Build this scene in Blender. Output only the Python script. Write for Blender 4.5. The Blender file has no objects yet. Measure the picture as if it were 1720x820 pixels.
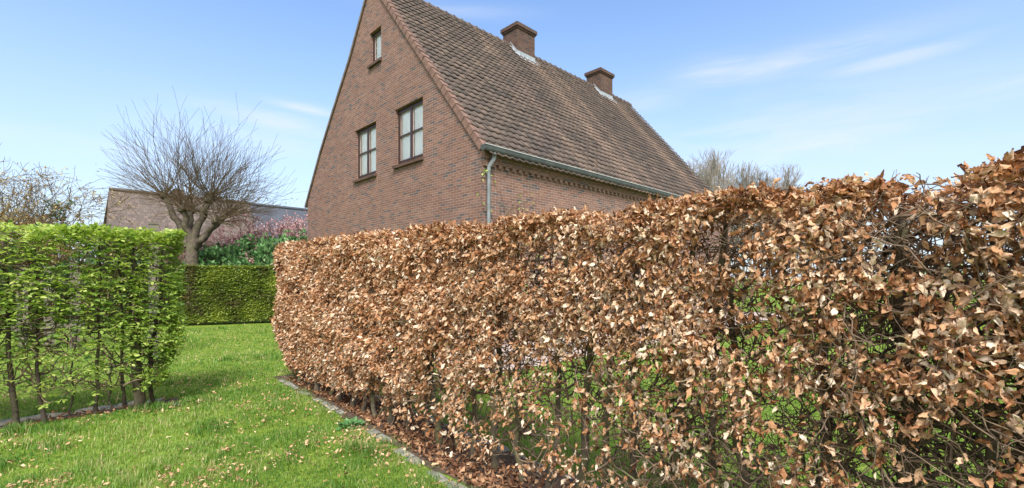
import bpy, math, random
import numpy as np
from mathutils import Vector, noise as mnoise

rng = np.random.default_rng(7)
random.seed(7)
scene = bpy.context.scene
C = scene.collection

# ------------------------------------------------------------------ camera
YAW = math.radians(45.64)
cam_d = bpy.data.cameras.new('camera')
cam = bpy.data.objects.new('camera', cam_d)
C.objects.link(cam)
cam.location = (0, 0, 1.55)
cam.rotation_euler = (math.radians(90), 0, YAW)
cam_d.sensor_width = 36.0
cam_d.lens = 770.35 / 1720 * 36
cam_d.shift_y = 56.2 / 1720
cam_d.clip_start = 0.05
cam_d.clip_end = 3000
scene.camera = cam

# ------------------------------------------------------------------ light
SUN_EL, SUN_AZ = 49.0, 127.0      # azimuth clockwise from +Y
world = bpy.data.worlds.new('World')
scene.world = world
world.use_nodes = True
scene.view_settings.view_transform = 'Standard'
scene.view_settings.look = 'None'
scene.view_settings.gamma = 1
scene.view_settings.use_curve_mapping = False
scene.view_settings.exposure = 0.95
nt = world.node_tree
nt.nodes.clear()


def N(nt, kind, **kw):
    n = nt.nodes.new(kind)
    for k, v in kw.items():
        if k in ('loc',):
            continue
        setattr(n, k, v)
    return n


def L(nt, a, b):
    nt.links.new(a, b)


def math_n(nt, op, a, b=None, clamp=False):
    n = N(nt, 'ShaderNodeMath', operation=op)
    n.use_clamp = clamp
    for i, v in enumerate((a, b)):
        if v is None:
            continue
        if isinstance(v, (int, float)):
            n.inputs[i].default_value = v
        else:
            L(nt, v, n.inputs[i])
    return n.outputs[0]


sky = N(nt, 'ShaderNodeTexSky', sky_type='NISHITA')
sky.sun_disc = False
sky.sun_elevation = math.radians(SUN_EL)
sky.sun_rotation = math.radians(SUN_AZ)
sky.altitude = 50
sky.air_density = 1.0
sky.dust_density = 0.3
sky.ozone_density = 2.2
tc = N(nt, 'ShaderNodeTexCoord')
sep = N(nt, 'ShaderNodeSeparateXYZ')
L(nt, tc.outputs['Generated'], sep.inputs[0])
az = math_n(nt, 'ARCTAN2', math_n(nt, 'MULTIPLY', sep.outputs[0], -1.0), sep.outputs[1])   # 0 at +Y, positive to -X
el = math_n(nt, 'ARCSINE', sep.outputs[2])
comb = N(nt, 'ShaderNodeCombineXYZ')
L(nt, math_n(nt, 'MULTIPLY', az, 2.4), comb.inputs[0])
L(nt, math_n(nt, 'MULTIPLY', el, 15.0), comb.inputs[1])
ns = N(nt, 'ShaderNodeTexNoise')
L(nt, comb.outputs[0], ns.inputs['Vector'])
ns.inputs['Scale'].default_value = 1.6
ns.inputs['Detail'].default_value = 9
ns.inputs['Roughness'].default_value = 0.6
ns.inputs['Distortion'].default_value = 0.5


def blob(a0, e0, ra, re, tilt=0.0):
    da = math_n(nt, 'SUBTRACT', az, a0)
    de = math_n(nt, 'SUBTRACT', math_n(nt, 'SUBTRACT', el, e0), math_n(nt, 'MULTIPLY', da, tilt))
    s = math_n(nt, 'ADD', math_n(nt, 'POWER', math_n(nt, 'ABSOLUTE', math_n(nt, 'DIVIDE', da, ra)), 2.0),
               math_n(nt, 'POWER', math_n(nt, 'ABSOLUTE', math_n(nt, 'DIVIDE', de, re)), 2.0))
    return math_n(nt, 'EXPONENT', math_n(nt, 'MULTIPLY', s, -1.0))


def sdir(px, py):
    t = (px - 860) / 770.35
    v = (466.2 - py) / 770.35
    return YAW - math.atan(t), math.atan(v / math.sqrt(1 + t * t))


clouds = None
for px, py, ra, re, k, ti in [(1320, 105, .17, .022, 1.0, .0), (1210, 115, .09, .020, .9, .05), (1500, 100, .10, .012, .8, .0), (480, 210, .14, .02, 1.0, .10),
                              (520, 185, .07, .010, 1.1, .08), (430, 232, .16, .03, .6, .0), (1330, 230, .30, .07, .75, 0), (1650, 150, .12, .012, .6, 0),
                              (1080, 175, .10, .03, .45, 0), (60, 230, .2, .02, .3, 0), (760, 18, .15, .012, .35, 0), (1130, 240, .06, .02, .6, 0)]:
    a0, e0 = sdir(px, py)
    b = math_n(nt, 'MULTIPLY', blob(a0, e0, ra, re, ti), k)
    clouds = b if clouds is None else math_n(nt, 'MAXIMUM', clouds, b)
mask = math_n(nt, 'MULTIPLY', clouds, math_n(nt, 'MULTIPLY', math_n(nt, 'SUBTRACT', ns.outputs[0], 0.30), 3.2), clamp=True)
mask = math_n(nt, 'MULTIPLY', mask, 0.6, clamp=True)
# thin milky veil that thickens towards the horizon
veil = math_n(nt, 'MULTIPLY', math_n(nt, 'EXPONENT', math_n(nt, 'MULTIPLY', math_n(nt, 'POWER', math_n(nt, 'MULTIPLY', math_n(nt, 'MAXIMUM', el, 0.0), 3.0), 1.5), -1.0)), 0.90)
mx0 = N(nt, 'ShaderNodeMixRGB')
L(nt, veil, mx0.inputs[0])
tn = N(nt, 'ShaderNodeMixRGB', blend_type='MULTIPLY')
tn.inputs[0].default_value = 1
L(nt, sky.outputs[0], tn.inputs[1])
tn.inputs[2].default_value = (.73, .91, 1.05, 1)
L(nt, tn.outputs[0], mx0.inputs[1])
mx0.inputs[2].default_value = (2.75, 2.95, 3.2, 1)
mx = N(nt, 'ShaderNodeMixRGB')
L(nt, mask, mx.inputs[0])
L(nt, mx0.outputs[0], mx.inputs[1])
mx.inputs[2].default_value = (3.3, 3.4, 3.55, 1)
# broken bright cloud added to the unseen sky behind the camera as fill light
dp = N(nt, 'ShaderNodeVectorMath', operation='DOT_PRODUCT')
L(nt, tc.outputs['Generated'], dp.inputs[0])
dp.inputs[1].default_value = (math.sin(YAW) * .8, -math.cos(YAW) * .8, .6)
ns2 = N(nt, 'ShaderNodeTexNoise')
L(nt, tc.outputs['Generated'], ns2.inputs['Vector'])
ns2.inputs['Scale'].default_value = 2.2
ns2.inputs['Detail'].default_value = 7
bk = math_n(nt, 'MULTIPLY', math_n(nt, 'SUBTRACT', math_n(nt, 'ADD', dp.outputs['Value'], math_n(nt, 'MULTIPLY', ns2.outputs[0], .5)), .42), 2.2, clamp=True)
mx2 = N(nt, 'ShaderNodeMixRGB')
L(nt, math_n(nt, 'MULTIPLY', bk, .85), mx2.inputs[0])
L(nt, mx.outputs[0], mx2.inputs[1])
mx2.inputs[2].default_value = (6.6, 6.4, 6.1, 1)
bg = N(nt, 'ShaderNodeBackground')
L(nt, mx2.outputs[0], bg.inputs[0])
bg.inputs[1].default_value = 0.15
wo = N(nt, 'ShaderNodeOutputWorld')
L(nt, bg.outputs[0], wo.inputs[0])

sun_d = bpy.data.lights.new('sun', 'SUN')
sun_d.energy = 3.3
sun_d.angle = math.radians(20.0)
sun_d.color = (1.0, 0.94, 0.86)
sun = bpy.data.objects.new('sun', sun_d)
C.objects.link(sun)
sdv = Vector((math.sin(math.radians(SUN_AZ)) * math.cos(math.radians(SUN_EL)), math.cos(math.radians(SUN_AZ)) * math.cos(math.radians(SUN_EL)), math.sin(math.radians(SUN_EL))))
sun.rotation_euler = sdv.to_track_quat('Z', 'Y').to_euler()
sun.location = (0, -10, 20)


# ------------------------------------------------------------------ material helpers
def new_mat(name):
    m = bpy.data.materials.new(name)
    m.use_nodes = True
    t = m.node_tree
    t.nodes.clear()
    out = N(t, 'ShaderNodeOutputMaterial')
    p = N(t, 'ShaderNodeBsdfPrincipled')
    L(t, p.outputs[0], out.inputs[0])
    return m, t, p, out


def ramp(t, fac, stops, interp='LINEAR'):
    r = N(t, 'ShaderNodeValToRGB')
    r.color_ramp.interpolation = interp
    e = r.color_ramp.elements
    while len(e) < len(stops):
        e.new(0.5)
    for i, (p, c) in enumerate(stops):
        e[i].position = p
        e[i].color = (*c, 1)
    if fac is not None:
        L(t, fac, r.inputs[0])
    return r.outputs[0]


def noise_n(t, scale, detail=4, rough=.55, vec=None, dist=0):
    n = N(t, 'ShaderNodeTexNoise')
    n.inputs['Scale'].default_value = scale
    n.inputs['Detail'].default_value = detail
    n.inputs['Roughness'].default_value = rough
    n.inputs['Distortion'].default_value = dist
    if vec is None:
        g = N(t, 'ShaderNodeNewGeometry')
        vec = g.outputs['Position']
    L(t, vec, n.inputs['Vector'])
    return n.outputs[0]


def mixc(t, fac, a, b, mode='MIX'):
    n = N(t, 'ShaderNodeMixRGB', blend_type=mode)
    for i, v in ((0, fac), (1, a), (2, b)):
        if isinstance(v, (int, float)):
            n.inputs[i].default_value = v
        elif isinstance(v, tuple):
            n.inputs[i].default_value = (*v, 1)
        else:
            L(t, v, n.inputs[i])
    return n.outputs[0]


def bump(t, p, h, dist, strength=1):
    b = N(t, 'ShaderNodeBump')
    b.inputs['Distance'].default_value = dist
    b.inputs['Strength'].default_value = strength
    L(t, h, b.inputs['Height'])
    L(t, b.outputs[0], p.inputs['Normal'])


def attr(t, name):
    a = N(t, 'ShaderNodeAttribute')
    a.attribute_name = name
    return a.outputs['Fac']


def leaf_mat(name, stops, rough=.55, trans=.3, tcol=(1.0, 1.0, 1.0), mott=.35, spec=.35, ms_=70):
    m, t, p, out = new_mat(name)
    col = ramp(t, attr(t, 'tint'), stops)
    n = noise_n(t, ms_, 4)
    col = mixc(t, mott, col, ramp(t, n, [(.3, (.55, .5, .45)), (.7, (1.25, 1.25, 1.2))]), 'MULTIPLY')
    L(t, col, p.inputs['Base Color'])
    p.inputs['Roughness'].default_value = rough
    p.inputs['Specular IOR Level'].default_value = spec
    tr = N(t, 'ShaderNodeBsdfTranslucent')
    L(t, mixc(t, 1.0, col, tcol, 'MULTIPLY'), tr.inputs[0])
    ms = N(t, 'ShaderNodeMixShader')
    ms.inputs[0].default_value = trans
    L(t, p.outputs[0], ms.inputs[1])
    L(t, tr.outputs[0], ms.inputs[2])
    L(t, ms.outputs[0], out.inputs[0])
    return m


def plain(name, col, rough=.6, metal=0, var=.25, scale=12, bmp=0, bscale=40):
    m, t, p, out = new_mat(name)
    n = noise_n(t, scale, 5)
    lo = tuple(c * (1 - var) for c in col)
    hi = tuple(min(1, c * (1 + var)) for c in col)
    L(t, ramp(t, n, [(.3, lo), (.7, hi)]), p.inputs['Base Color'])
    p.inputs['Roughness'].default_value = rough
    p.inputs['Metallic'].default_value = metal
    if bmp:
        bump(t, p, noise_n(t, bscale, 4), bmp)
    return m


def brick_mat(name, bw=.205, bh=.052, mort=.010, dark=1.0):
    m, t, p, out = new_mat(name)
    uv = N(t, 'ShaderNodeUVMap')
    uv.uv_map = 'UVMap'
    b = N(t, 'ShaderNodeTexBrick')
    b.offset = .5
    b.inputs['Color1'].default_value = (0, 0, 0, 1)
    b.inputs['Color2'].default_value = (1, 1, 1, 1)
    b.inputs['Mortar'].default_value = (.5, .5, .5, 1)
    b.inputs['Scale'].default_value = 1
    b.inputs['Mortar Size'].default_value = mort / 2
    b.inputs['Mortar Smooth'].default_value = .3
    b.inputs['Bias'].default_value = 0
    b.inputs['Brick Width'].default_value = bw + mort
    b.inputs['Row Height'].default_value = bh + mort
    # slightly uneven courses
    wob = N(t, 'ShaderNodeTexNoise')
    wob.inputs['Scale'].default_value = 3.0
    L(t, uv.outputs[0], wob.inputs['Vector'])
    va = N(t, 'ShaderNodeVectorMath', operation='MULTIPLY_ADD')
    L(t, wob.outputs['Color'], va.inputs[0])
    va.inputs[1].default_value = (.016, .012, 0)
    L(t, uv.outputs[0], va.inputs[2])
    L(t, va.outputs[0], b.inputs['Vector'])
    d = dark
    bc = ramp(t, b.outputs['Color'], [(0, (0.112 * d, 0.106 * d, 0.116 * d)), (.07, (0.145 * d, 0.121 * d, 0.124 * d)), (.12, (0.205 * d, 0.121 * d, 0.098 * d)), (.3, (0.257 * d, 0.139 * d, 0.108 * d)),
                                      (.5, (0.290 * d, 0.156 * d, 0.119 * d)), (.62, (0.231 * d, 0.148 * d, 0.129 * d)), (.75, (0.317 * d, 0.169 * d, 0.127 * d)), (.9, (0.343 * d, 0.205 * d, 0.158 * d)), (1, (0.251 * d, 0.165 * d, 0.139 * d))])
    bc = mixc(t, .12, bc, (.22 * d, .14 * d, .112 * d))
    bc = mixc(t, 1.0, bc, (.71, .68, .695), 'MULTIPLY')
    fine = noise_n(t, 60, 4, .7)
    bc = mixc(t, .5, bc, ramp(t, fine, [(.3, (.6, .6, .6)), (.7, (1.35, 1.3, 1.25))]), 'MULTIPLY')
    mc = ramp(t, noise_n(t, 9, 4), [(.3, (.30 * d, .26 * d, .23 * d)), (.7, (.42 * d, .375 * d, .34 * d))])
    col = mixc(t, b.outputs['Fac'], bc, mc)
    big = noise_n(t, .9, 5, .6)
    col = mixc(t, .55, col, ramp(t, big, [(.3, (.84, .83, .82)), (.6, (1.0, 1.0, 1.0)), (.75, (1.08, 1.07, 1.05))]), 'MULTIPLY')
    L(t, col, p.inputs['Base Color'])
    p.inputs['Roughness'].default_value = .85
    p.inputs['Specular IOR Level'].default_value = .2
    inv = math_n(t, 'SUBTRACT', 1.0, b.outputs['Fac'])
    hh = math_n(t, 'ADD', inv, math_n(t, 'MULTIPLY', fine, .5))
    bump(t, p, hh, .006)
    return m


M = {}
M['brick'] = brick_mat('brick')
M['brick_dark'] = brick_mat('brick_chimney', dark=.48)
M['frame'] = plain('window_paint', (.036, .017, .015), .45, var=.2)
M['beading'] = plain('window_beading', (.42, .33, .31), .5, var=.1)
M['zinc_dark'] = plain('zinc_gutter', (.055, .062, .060), .55, .15, .3, 6)
M['zinc'] = plain('zinc', (.15, .17, .18), .55, .15, .25, 6)
M['zinc_light'] = plain('zinc_edge', (.50, .55, .56), .4, .2, .15, 6)
M['lead'] = plain('lead', (.30, .335, .37), .5, .15, .25, 9)
M['verge'] = plain('verge_clay', (.165, .095, .074), .8, 0, .35, 7, .004)
M['curtain'] = plain('curtain', (.90, .91, .93), .9, 0, .06, 3)
M['stone'] = plain('cobble', (.20, .195, .175), .9, 0, .5, 14, .01, 30)
M['soil'] = plain('soil', (.075, .05, .034), .95, 0, .5, 18, .02, 25)
M['paving'] = plain('paving', (.36, .29, .26), .9, 0, .2, 7, .004)
M['dark_inside'] = plain('interior', (.05, .045, .04), .9)
M['wood_grey'] = plain('weathered_wood', (.15, .135, .105), .85, 0, .35, 8, .004)
M['slate'] = plain('slate', (.05, .058, .078), .6, 0, .25, 1.6)
M['far_roof'] = None

m, t, p, out = new_mat('window_glass')
gl = N(t, 'ShaderNodeBsdfGlossy')
gl.inputs['Roughness'].default_value = .01
gl.inputs['Color'].default_value = (.95, .97, 1, 1)
tr = N(t, 'ShaderNodeBsdfTransparent')
tr.inputs[0].default_value = (1, 1, 1, 1)
fr = N(t, 'ShaderNodeFresnel')
fr.inputs[0].default_value = 1.45
ms = N(t, 'ShaderNodeMixShader')
L(t, math_n(t, 'ADD', fr.outputs[0], .04), ms.inputs[0])
L(t, tr.outputs[0], ms.inputs[1])
L(t, gl.outputs[0], ms.inputs[2])
L(t, ms.outputs[0], out.inputs[0])
M['glass'] = m


def bark(name, a, b, green=.0, scale=14):
    m, t, p, out = new_mat(name)
    n = noise_n(t, scale, 6, .65)
    col = ramp(t, n, [(.3, a), (.7, b)])
    if green:
        g = noise_n(t, 3.5, 4)
        col = mixc(t, ramp(t, g, [(.45, (0, 0, 0)), (.62, (green,) * 3)]), col, (.12, .13, .045))
    L(t, col, p.inputs['Base Color'])
    p.inputs['Roughness'].default_value = .85
    bump(t, p, noise_n(t, scale * 3, 5), .006)
    return m


M['bark'] = bark('hedge_bark', (.045, .036, .026), (.16, .13, .09), .7)
M['bark_green'] = bark('green_hedge_bark', (.022, .016, .013), (.075, .055, .04), .3)
M['twig'] = bark('twig_bark', (.085, .055, .038), (.24, .17, .12))
M['willow'] = bark('willow_bark', (.035, .028, .02), (.14, .112, .085), .25, 9)
M['shoot'] = bark('shoot_bark', (.06, .04, .018), (.14, .098, .045), 0, 5)
M['far_twig'] = bark('far_twig', (.17, .15, .13), (.30, .26, .23), 0, 1)

BROWN = [(0, (.12, .05, .024)), (.15, (.30, .135, .065)), (.38, (.48, .25, .13)), (.6, (.61, .38, .23)), (.8, (.74, .56, .41)), (1, (.85, .75, .63))]
M['brown_leaf'] = leaf_mat('dry_beech_leaf', BROWN, 0.65, .30, (1.1, .86, .62), .6, .18, 90)
M['green_leaf'] = leaf_mat('hornbeam_leaf', [(0, (.07, .15, .032)), (.35, (.16, .27, .052)), (.7, (.30, .42, .085)), (1, (.50, .57, .17))], .45, .42, (1.1, 1.25, .55))
M['dull_leaf'] = leaf_mat('back_hedge_leaf', [(0, (.22, .17, .09)), (.22, (.15, .17, .06)), (.5, (.22, .31, .07)), (1, (.48, .55, .14))], .5, .35, (1.1, 1.2, .6))
M['laurel'] = leaf_mat('laurel_leaf', [(0, (.05, .14, .05)), (.5, (.13, .29, .10)), (1, (.30, .48, .22))], .4, .25)
M['magnolia'] = leaf_mat('magnolia_petal', [(0, (.34, .15, .16)), (.35, (.50, .26, .28)), (.7, (.66, .44, .44)), (1, (.76, .62, .58))], .6, .35)
M['rust_leaf'] = leaf_mat('young_bronze_leaf', [(0, (.26, .16, .06)), (.5, (.44, .32, .14)), (1, (.52, .48, .20))], .6, .35)
M['shrub_leaf'] = leaf_mat('shrub_leaf', [(0, (.10, .08, .03)), (.5, (.18, .16, .06)), (1, (.30, .28, .10))], .6, .35)
M['ever_leaf'] = leaf_mat('evergreen_leaf', [(0, (.03, .07, .03)), (.6, (.06, .14, .05)), (1, (.12, .22, .07))], .5, .2)
M['grass'] = leaf_mat('grass_blade', [(0, (.05, .15, .018)), (.35, (.10, .225, .032)), (.65, (.18, .315, .055)), (.84, (.29, .43, .09)), (.9, (.42, .42, .17)), (1, (.52, .44, .27))], .5, .4, (1.0, 1.2, .5))
M['litter'] = leaf_mat('fallen_leaf', [(0, (.12, .05, .025)), (.4, (.30, .16, .085)), (.75, (.52, .34, .20)), (1, (.66, .52, .36))], .7, .1)


# ------------------------------------------------------------------ mesh helpers
def mesh_from(name, V, faces, mat, parent=None, tint=None, uv=None, smooth=False):
    """V Nx3; faces: list of int arrays, each MxK."""
    V = np.asarray(V, dtype=np.float32)
    faces = [np.asarray(f, dtype=np.int32) for f in faces if len(f)]
    me = bpy.data.meshes.new(name)
    me.vertices.add(len(V))
    me.vertices.foreach_set('co', V.ravel())
    nl = sum(f.size for f in faces)
    nf = sum(len(f) for f in faces)
    me.loops.add(nl)
    me.polygons.add(nf)
    li = np.concatenate([f.ravel() for f in faces])
    me.loops.foreach_set('vertex_index', li)
    sizes = np.concatenate([np.full(len(f), f.shape[1], dtype=np.int32) for f in faces])
    starts = np.concatenate([[0], np.cumsum(sizes)[:-1]]).astype(np.int32)
    me.polygons.foreach_set('loop_start', starts)
    me.polygons.foreach_set('loop_total', sizes)
    if smooth:
        me.polygons.foreach_set('use_smooth', np.ones(nf, dtype=bool))
    if tint is not None:
        a = me.attributes.new('tint', 'FLOAT', 'POINT')
        a.data.foreach_set('value', np.asarray(tint, dtype=np.float32))
    if uv is not None:
        u = me.uv_layers.new(name='UVMap')
        u.data.foreach_set('uv', np.asarray(uv, dtype=np.float32)[li].ravel())
    me.update()
    me.validate()
    me.materials.append(mat)
    o = bpy.data.objects.new(name, me)
    C.objects.link(o)
    if parent is not None:
        o.parent = parent
    return o


def tag(o, label=None, cat=None, group=None, kind=None):
    if label:
        o['label'] = label
    if cat:
        o['category'] = cat
    if group:
        o['group'] = group
    if kind:
        o['kind'] = kind
    return o


def thing(name, label, cat, loc=(0, 0, 0), group=None):
    o = bpy.data.objects.new(name, None)
    o.empty_display_size = .3
    C.objects.link(o)
    o.location = loc
    return tag(o, label, cat, group)


class MB:
    """collects polygons with optional per-face uv from a planar mapping"""
    def __init__(s):
        s.v, s.f, s.uv = [], [], []

    def poly(s, pts, uvs=None):
        i = len(s.v)
        s.v += [tuple(map(float, q)) for q in pts]
        if uvs is None:
            a = Vector(pts[1]) - Vector(pts[0])
            b = Vector(pts[2]) - Vector(pts[1])
            n = a.cross(b)
            ax = max(range(3), key=lambda k: abs(n[k]))
            if ax == 0:
                uvs = [(q[1], q[2]) for q in pts]
            elif ax == 1:
                uvs = [(q[0], q[2]) for q in pts]
            else:
                uvs = [(q[0], q[1]) for q in pts]
        s.uv += uvs
        s.f.append(list(range(i, i + len(pts))))

    def box(s, x0, x1, y0, y1, z0, z1):
        p = [(x0, y0, z0), (x1, y0, z0), (x1, y1, z0), (x0, y1, z0), (x0, y0, z1), (x1, y0, z1), (x1, y1, z1), (x0, y1, z1)]
        for q in ((0, 3, 2, 1), (4, 5, 6, 7), (0, 1, 5, 4), (1, 2, 6, 5), (2, 3, 7, 6), (3, 0, 4, 7)):
            s.poly([p[k] for k in q])

    def build(s, name, mat, parent=None, off=None, bevel=0):
        V = np.array(s.v)
        if off is not None:
            V = V - np.array(off)
        groups = {}
        for f in s.f:
            groups.setdefault(len(f), []).append(f)
        o = mesh_from(name, V, list(groups.values()), mat, parent, uv=s.uv)
        if bevel:
            b = o.modifiers.new('bevel', 'BEVEL')
            b.width = bevel
            b.segments = 2
        return o


def tubes(paths, radii, sides=4):
    """paths NxPx3, radii NxP -> verts, quads"""
    P = np.asarray(paths, dtype=float)
    R = np.asarray(radii, dtype=float)
    n, k, _ = P.shape
    T = np.gradient(P, axis=1)
    T /= np.linalg.norm(T, axis=2, keepdims=True) + 1e-9
    ref = np.where(np.abs(T[:, :1, 2:3]) > .8, np.array([[[1., .1, 0]]]), np.array([[[0., .1, 1.]]]))
    ref = np.repeat(ref, k, axis=1)
    A = np.cross(T, ref)
    A /= np.linalg.norm(A, axis=2, keepdims=True) + 1e-9
    B = np.cross(T, A)
    ang = np.arange(sides) * 2 * math.pi / sides
    V = P[:, :, None, :] + R[:, :, None, None] * (A[:, :, None, :] * np.cos(ang)[None, None, :, None] + B[:, :, None, :] * np.sin(ang)[None, None, :, None])
    base = (np.arange(n) * k * sides)[:, None, None] + (np.arange(k - 1) * sides)[None, :, None]
    j = np.arange(sides)[None, None, :]
    j2 = (j + 1) % sides
    Q = np.stack([base + j, base + j2, base + j2 + sides, base + j + sides], axis=-1).reshape(-1, 4)
    return V.reshape(-1, 3), Q


def merge(parts):
    V, Q, o = [], [], 0
    for v, q in parts:
        V.append(v)
        Q.append(q + o)
        o += len(v)
    return np.concatenate(V), np.concatenate(Q)


def noise3(P, s, seed=0.):
    return np.array([mnoise.noise(Vector((p[0] * s + seed, p[1] * s + seed * 1.7, p[2] * s - seed))) for p in P])


def leaf_templates(kind, nvar, rows, cols):
    T = []
    for v in range(nvar):
        r = np.random.default_rng(100 + v + hash(kind) % 7 if False else 100 + v)
        ts = np.linspace(0, 1, rows + 1)
        w = np.interp(ts, [0, .12, .4, .65, .88, 1], [.04, .3, .5, .46, .2, .02]) * (.50 if kind == 'brown' else .62)
        us = np.linspace(-1, 1, cols + 1)
        X = w[:, None] * us[None, :]
        Y = np.repeat(ts[:, None], cols + 1, 1)
        if kind == 'brown':
            c = r.uniform(-1.3, 1.3)
            fold = r.uniform(-.2, 1.8)
            roll = r.uniform(.9, 3.0) * r.choice([-1, 1])
            Z = c * .35 * ts[:, None] ** 2 + fold * .45 * np.abs(X) + .05 * np.sin(ts[:, None] * r.uniform(6, 14) + us[None, :] * 3 + r.uniform(0, 6)) + .095 * r.normal(size=X.shape)
            a = roll * ts[:, None] * us[None, :]
            Z = Z + np.sin(a) * w[:, None] * .7
            X = X * np.cos(a * .8)
            Y = Y + .05 * r.normal(size=Y.shape)
        elif kind == 'green':
            Z = r.uniform(-.3, .05) * ts[:, None] ** 2 + r.uniform(.1, .5) * np.abs(X) + .03 * np.sin(ts[:, None] * 12 + r.uniform(0, 6))
        else:
            Z = r.uniform(-.5, .2) * ts[:, None] ** 2 + r.uniform(.0, .6) * np.abs(X)
        V = np.stack([X, Y, Z], -1).reshape(-1, 3)
        F = []
        for i in range(rows):
            for j in range(cols):
                a0 = i * (cols + 1) + j
                F.append((a0, a0 + 1, a0 + cols + 2, a0 + cols + 1))
        T.append(V)
    return np.array(T), np.array(F)


TB = leaf_templates('brown', 18, 5, 4)
TB2 = leaf_templates('brown', 10, 3, 2)
TG = leaf_templates('green', 6, 3, 2)
TS = leaf_templates('plain', 5, 2, 2)


def norm(a):
    return a / (np.linalg.norm(a, axis=-1, keepdims=True) + 1e-9)


def leaves(pos, axis, nrm, size, tpl):
    """place leaf templates: axis = length direction, nrm ~ surface normal"""
    T, F = tpl
    n = len(pos)
    var = rng.integers(0, len(T), n)
    y = norm(axis)
    x = norm(np.cross(y, nrm))
    z = np.cross(x, y)
    L0 = T[var]
    V = pos[:, None, :] + size[:, None, None] * (L0[..., 0:1] * x[:, None, :] + L0[..., 1:2] * y[:, None, :] + L0[..., 2:3] * z[:, None, :])
    k = T.shape[1]
    Q = (F[None] + (np.arange(n) * k)[:, None, None]).reshape(-1, 4)
    return V.reshape(-1, 3), Q, k


def foliage(name, pos, axis, nrm, size, tpl, mat, tint, parent=None, off=(0, 0, 0)):
    V, Q, k = leaves(pos - np.array(off), axis, nrm, size, tpl)
    return mesh_from(name, V, [Q], mat, parent, tint=np.repeat(np.clip(tint, 0, 1), k), smooth=True)


def rand_dir(n):
    return norm(rng.normal(size=(n, 3)))


# ------------------------------------------------------------------ ground
def lawn_mat():
    m, t, p, out = new_mat('lawn')
    n1 = noise_n(t, .7, 5, .6)
    n2 = noise_n(t, 14, 5, .7)
    col = ramp(t, n2, [(.3, (.08, .10, .022)), (.5, (.13, .20, .032)), (.68, (.21, .29, .055)), (.8, (.28, .27, .11))])
    col = mixc(t, .6, col, ramp(t, n1, [(.3, (.8, .85, .6)), (.7, (1.2, 1.15, 1.0))]), 'MULTIPLY')
    L(t, col, p.inputs['Base Color'])
    p.inputs['Roughness'].default_value = .95
    p.inputs['Specular IOR Level'].default_value = .1
    bump(t, p, n2, .03)
    return m


M['lawn'] = lawn_mat()
R_ = 900
g = mesh_from('ground', [(-R_, -R_, 0), (R_, -R_, 0), (R_, R_, 0), (-R_, R_, 0)], [[(0, 1, 2, 3)]], M['lawn'])
g['kind'] = 'structure'


def strip(name, pts, z, mat, kind='structure'):
    V = np.array([(x, y, z) for x, y in pts])
    o = mesh_from(name, V, [[tuple(range(len(pts)))]], mat)
    o['kind'] = kind
    return o


def wobble_strip(name, a, b, w0, w1, z, mat, n=60, amp=.03):
    """a ribbon from a to b, between offsets w0 and w1 to the side, with an uneven edge"""
    a, b = np.array(a), np.array(b)
    d = (b - a) / np.linalg.norm(b - a)
    s = np.array([-d[1], d[0]])
    V = []
    for i in range(n + 1):
        c = a + (b - a) * i / n
        e0 = w0 + random.uniform(-amp, amp)
        e1 = w1 + random.uniform(-amp, amp)
        V += [(*(c + s * e0), z), (*(c + s * e1), z)]
    F = [(2 * i, 2 * i + 2, 2 * i + 3, 2 * i + 1) for i in range(n)]
    o = mesh_from(name, V, [F], mat)
    o['kind'] = 'structure'
    return o


wobble_strip('planting_bed', (-7.7, 2.66), (2.2, 2.25), -.33, .36, .006, M['soil'])
wobble_strip('planting_bed', (-7.05, -4), (-7.05, 1.05), -.02, .17, .006, M['soil'])
strip('paved_path', [(-7.66, 5.0), (-5.4, 5.0), (-5.4, 22), (-7.66, 22)], .008, M['paving'])


# ------------------------------------------------------------------ house
XW, XL, YG, YE = -7.67, -17.76, 6.588, 20.87
ZE = 4.42
XR, ZR = -12.70, 10.42
house = thing('brick_house', 'tall brown brick house with steep tiled roof, two chimneys and three gable windows', 'house', (XR, YG, 0))
HO = (XR, YG, 0)
# gable profile
right_prof = [(XW, 0.0), (XW, ZE), (XR, ZR)]
left_prof = [(XL, 0.0), (XL, 4.36), (-16.50, 5.98), (-15.51, 7.08), (-14.18, 8.50), (XR, ZR)]


def interp_prof(prof, z):
    for (x0, z0), (x1, z1) in zip(prof[:-1], prof[1:]):
        if z0 <= z <= z1 and z1 > z0:
            return x0 + (x1 - x0) * (z - z0) / (z1 - z0)
    return prof[-1][0]


wins = [(-11.372, -10.006, 4.668, 6.193, 2), (-13.81, -12.468, 4.639, 6.164, 2), (-12.834, -12.167, 7.933, 8.863, 1)]
mb = MB()
zs = sorted(set([0, ZE, 4.36, 5.98, 7.08, 8.5, ZR] + [w[2] for w in wins] + [w[3] for w in wins]))
for z0, z1 in zip(zs[:-1], zs[1:]):
    zm = (z0 + z1) / 2
    cuts = sorted([(w[0], w[1]) for w in wins if w[2] < zm < w[3]])
    e = 1e-6
    xl0, xl1 = interp_prof(left_prof, z0 + e), interp_prof(left_prof, z1 - e)
    xr0, xr1 = interp_prof(right_prof, z0 + e), interp_prof(right_prof, z1 - e)
    cur0, cur1 = xl0, xl1
    for c0, c1 in cuts:
        mb.poly([(cur0, YG, z0), (c0, YG, z0), (c0, YG, z1), (cur1, YG, z1)])
        cur0 = cur1 = c1
    if abs(xr1 - cur1) < 1e-4:
        mb.poly([(cur0, YG, z0), (xr0, YG, z0), (xr1, YG, z1)])
    else:
        mb.poly([(cur0, YG, z0), (xr0, YG, z0), (xr1, YG, z1), (cur1, YG, z1)])
DEP = .24
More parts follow.
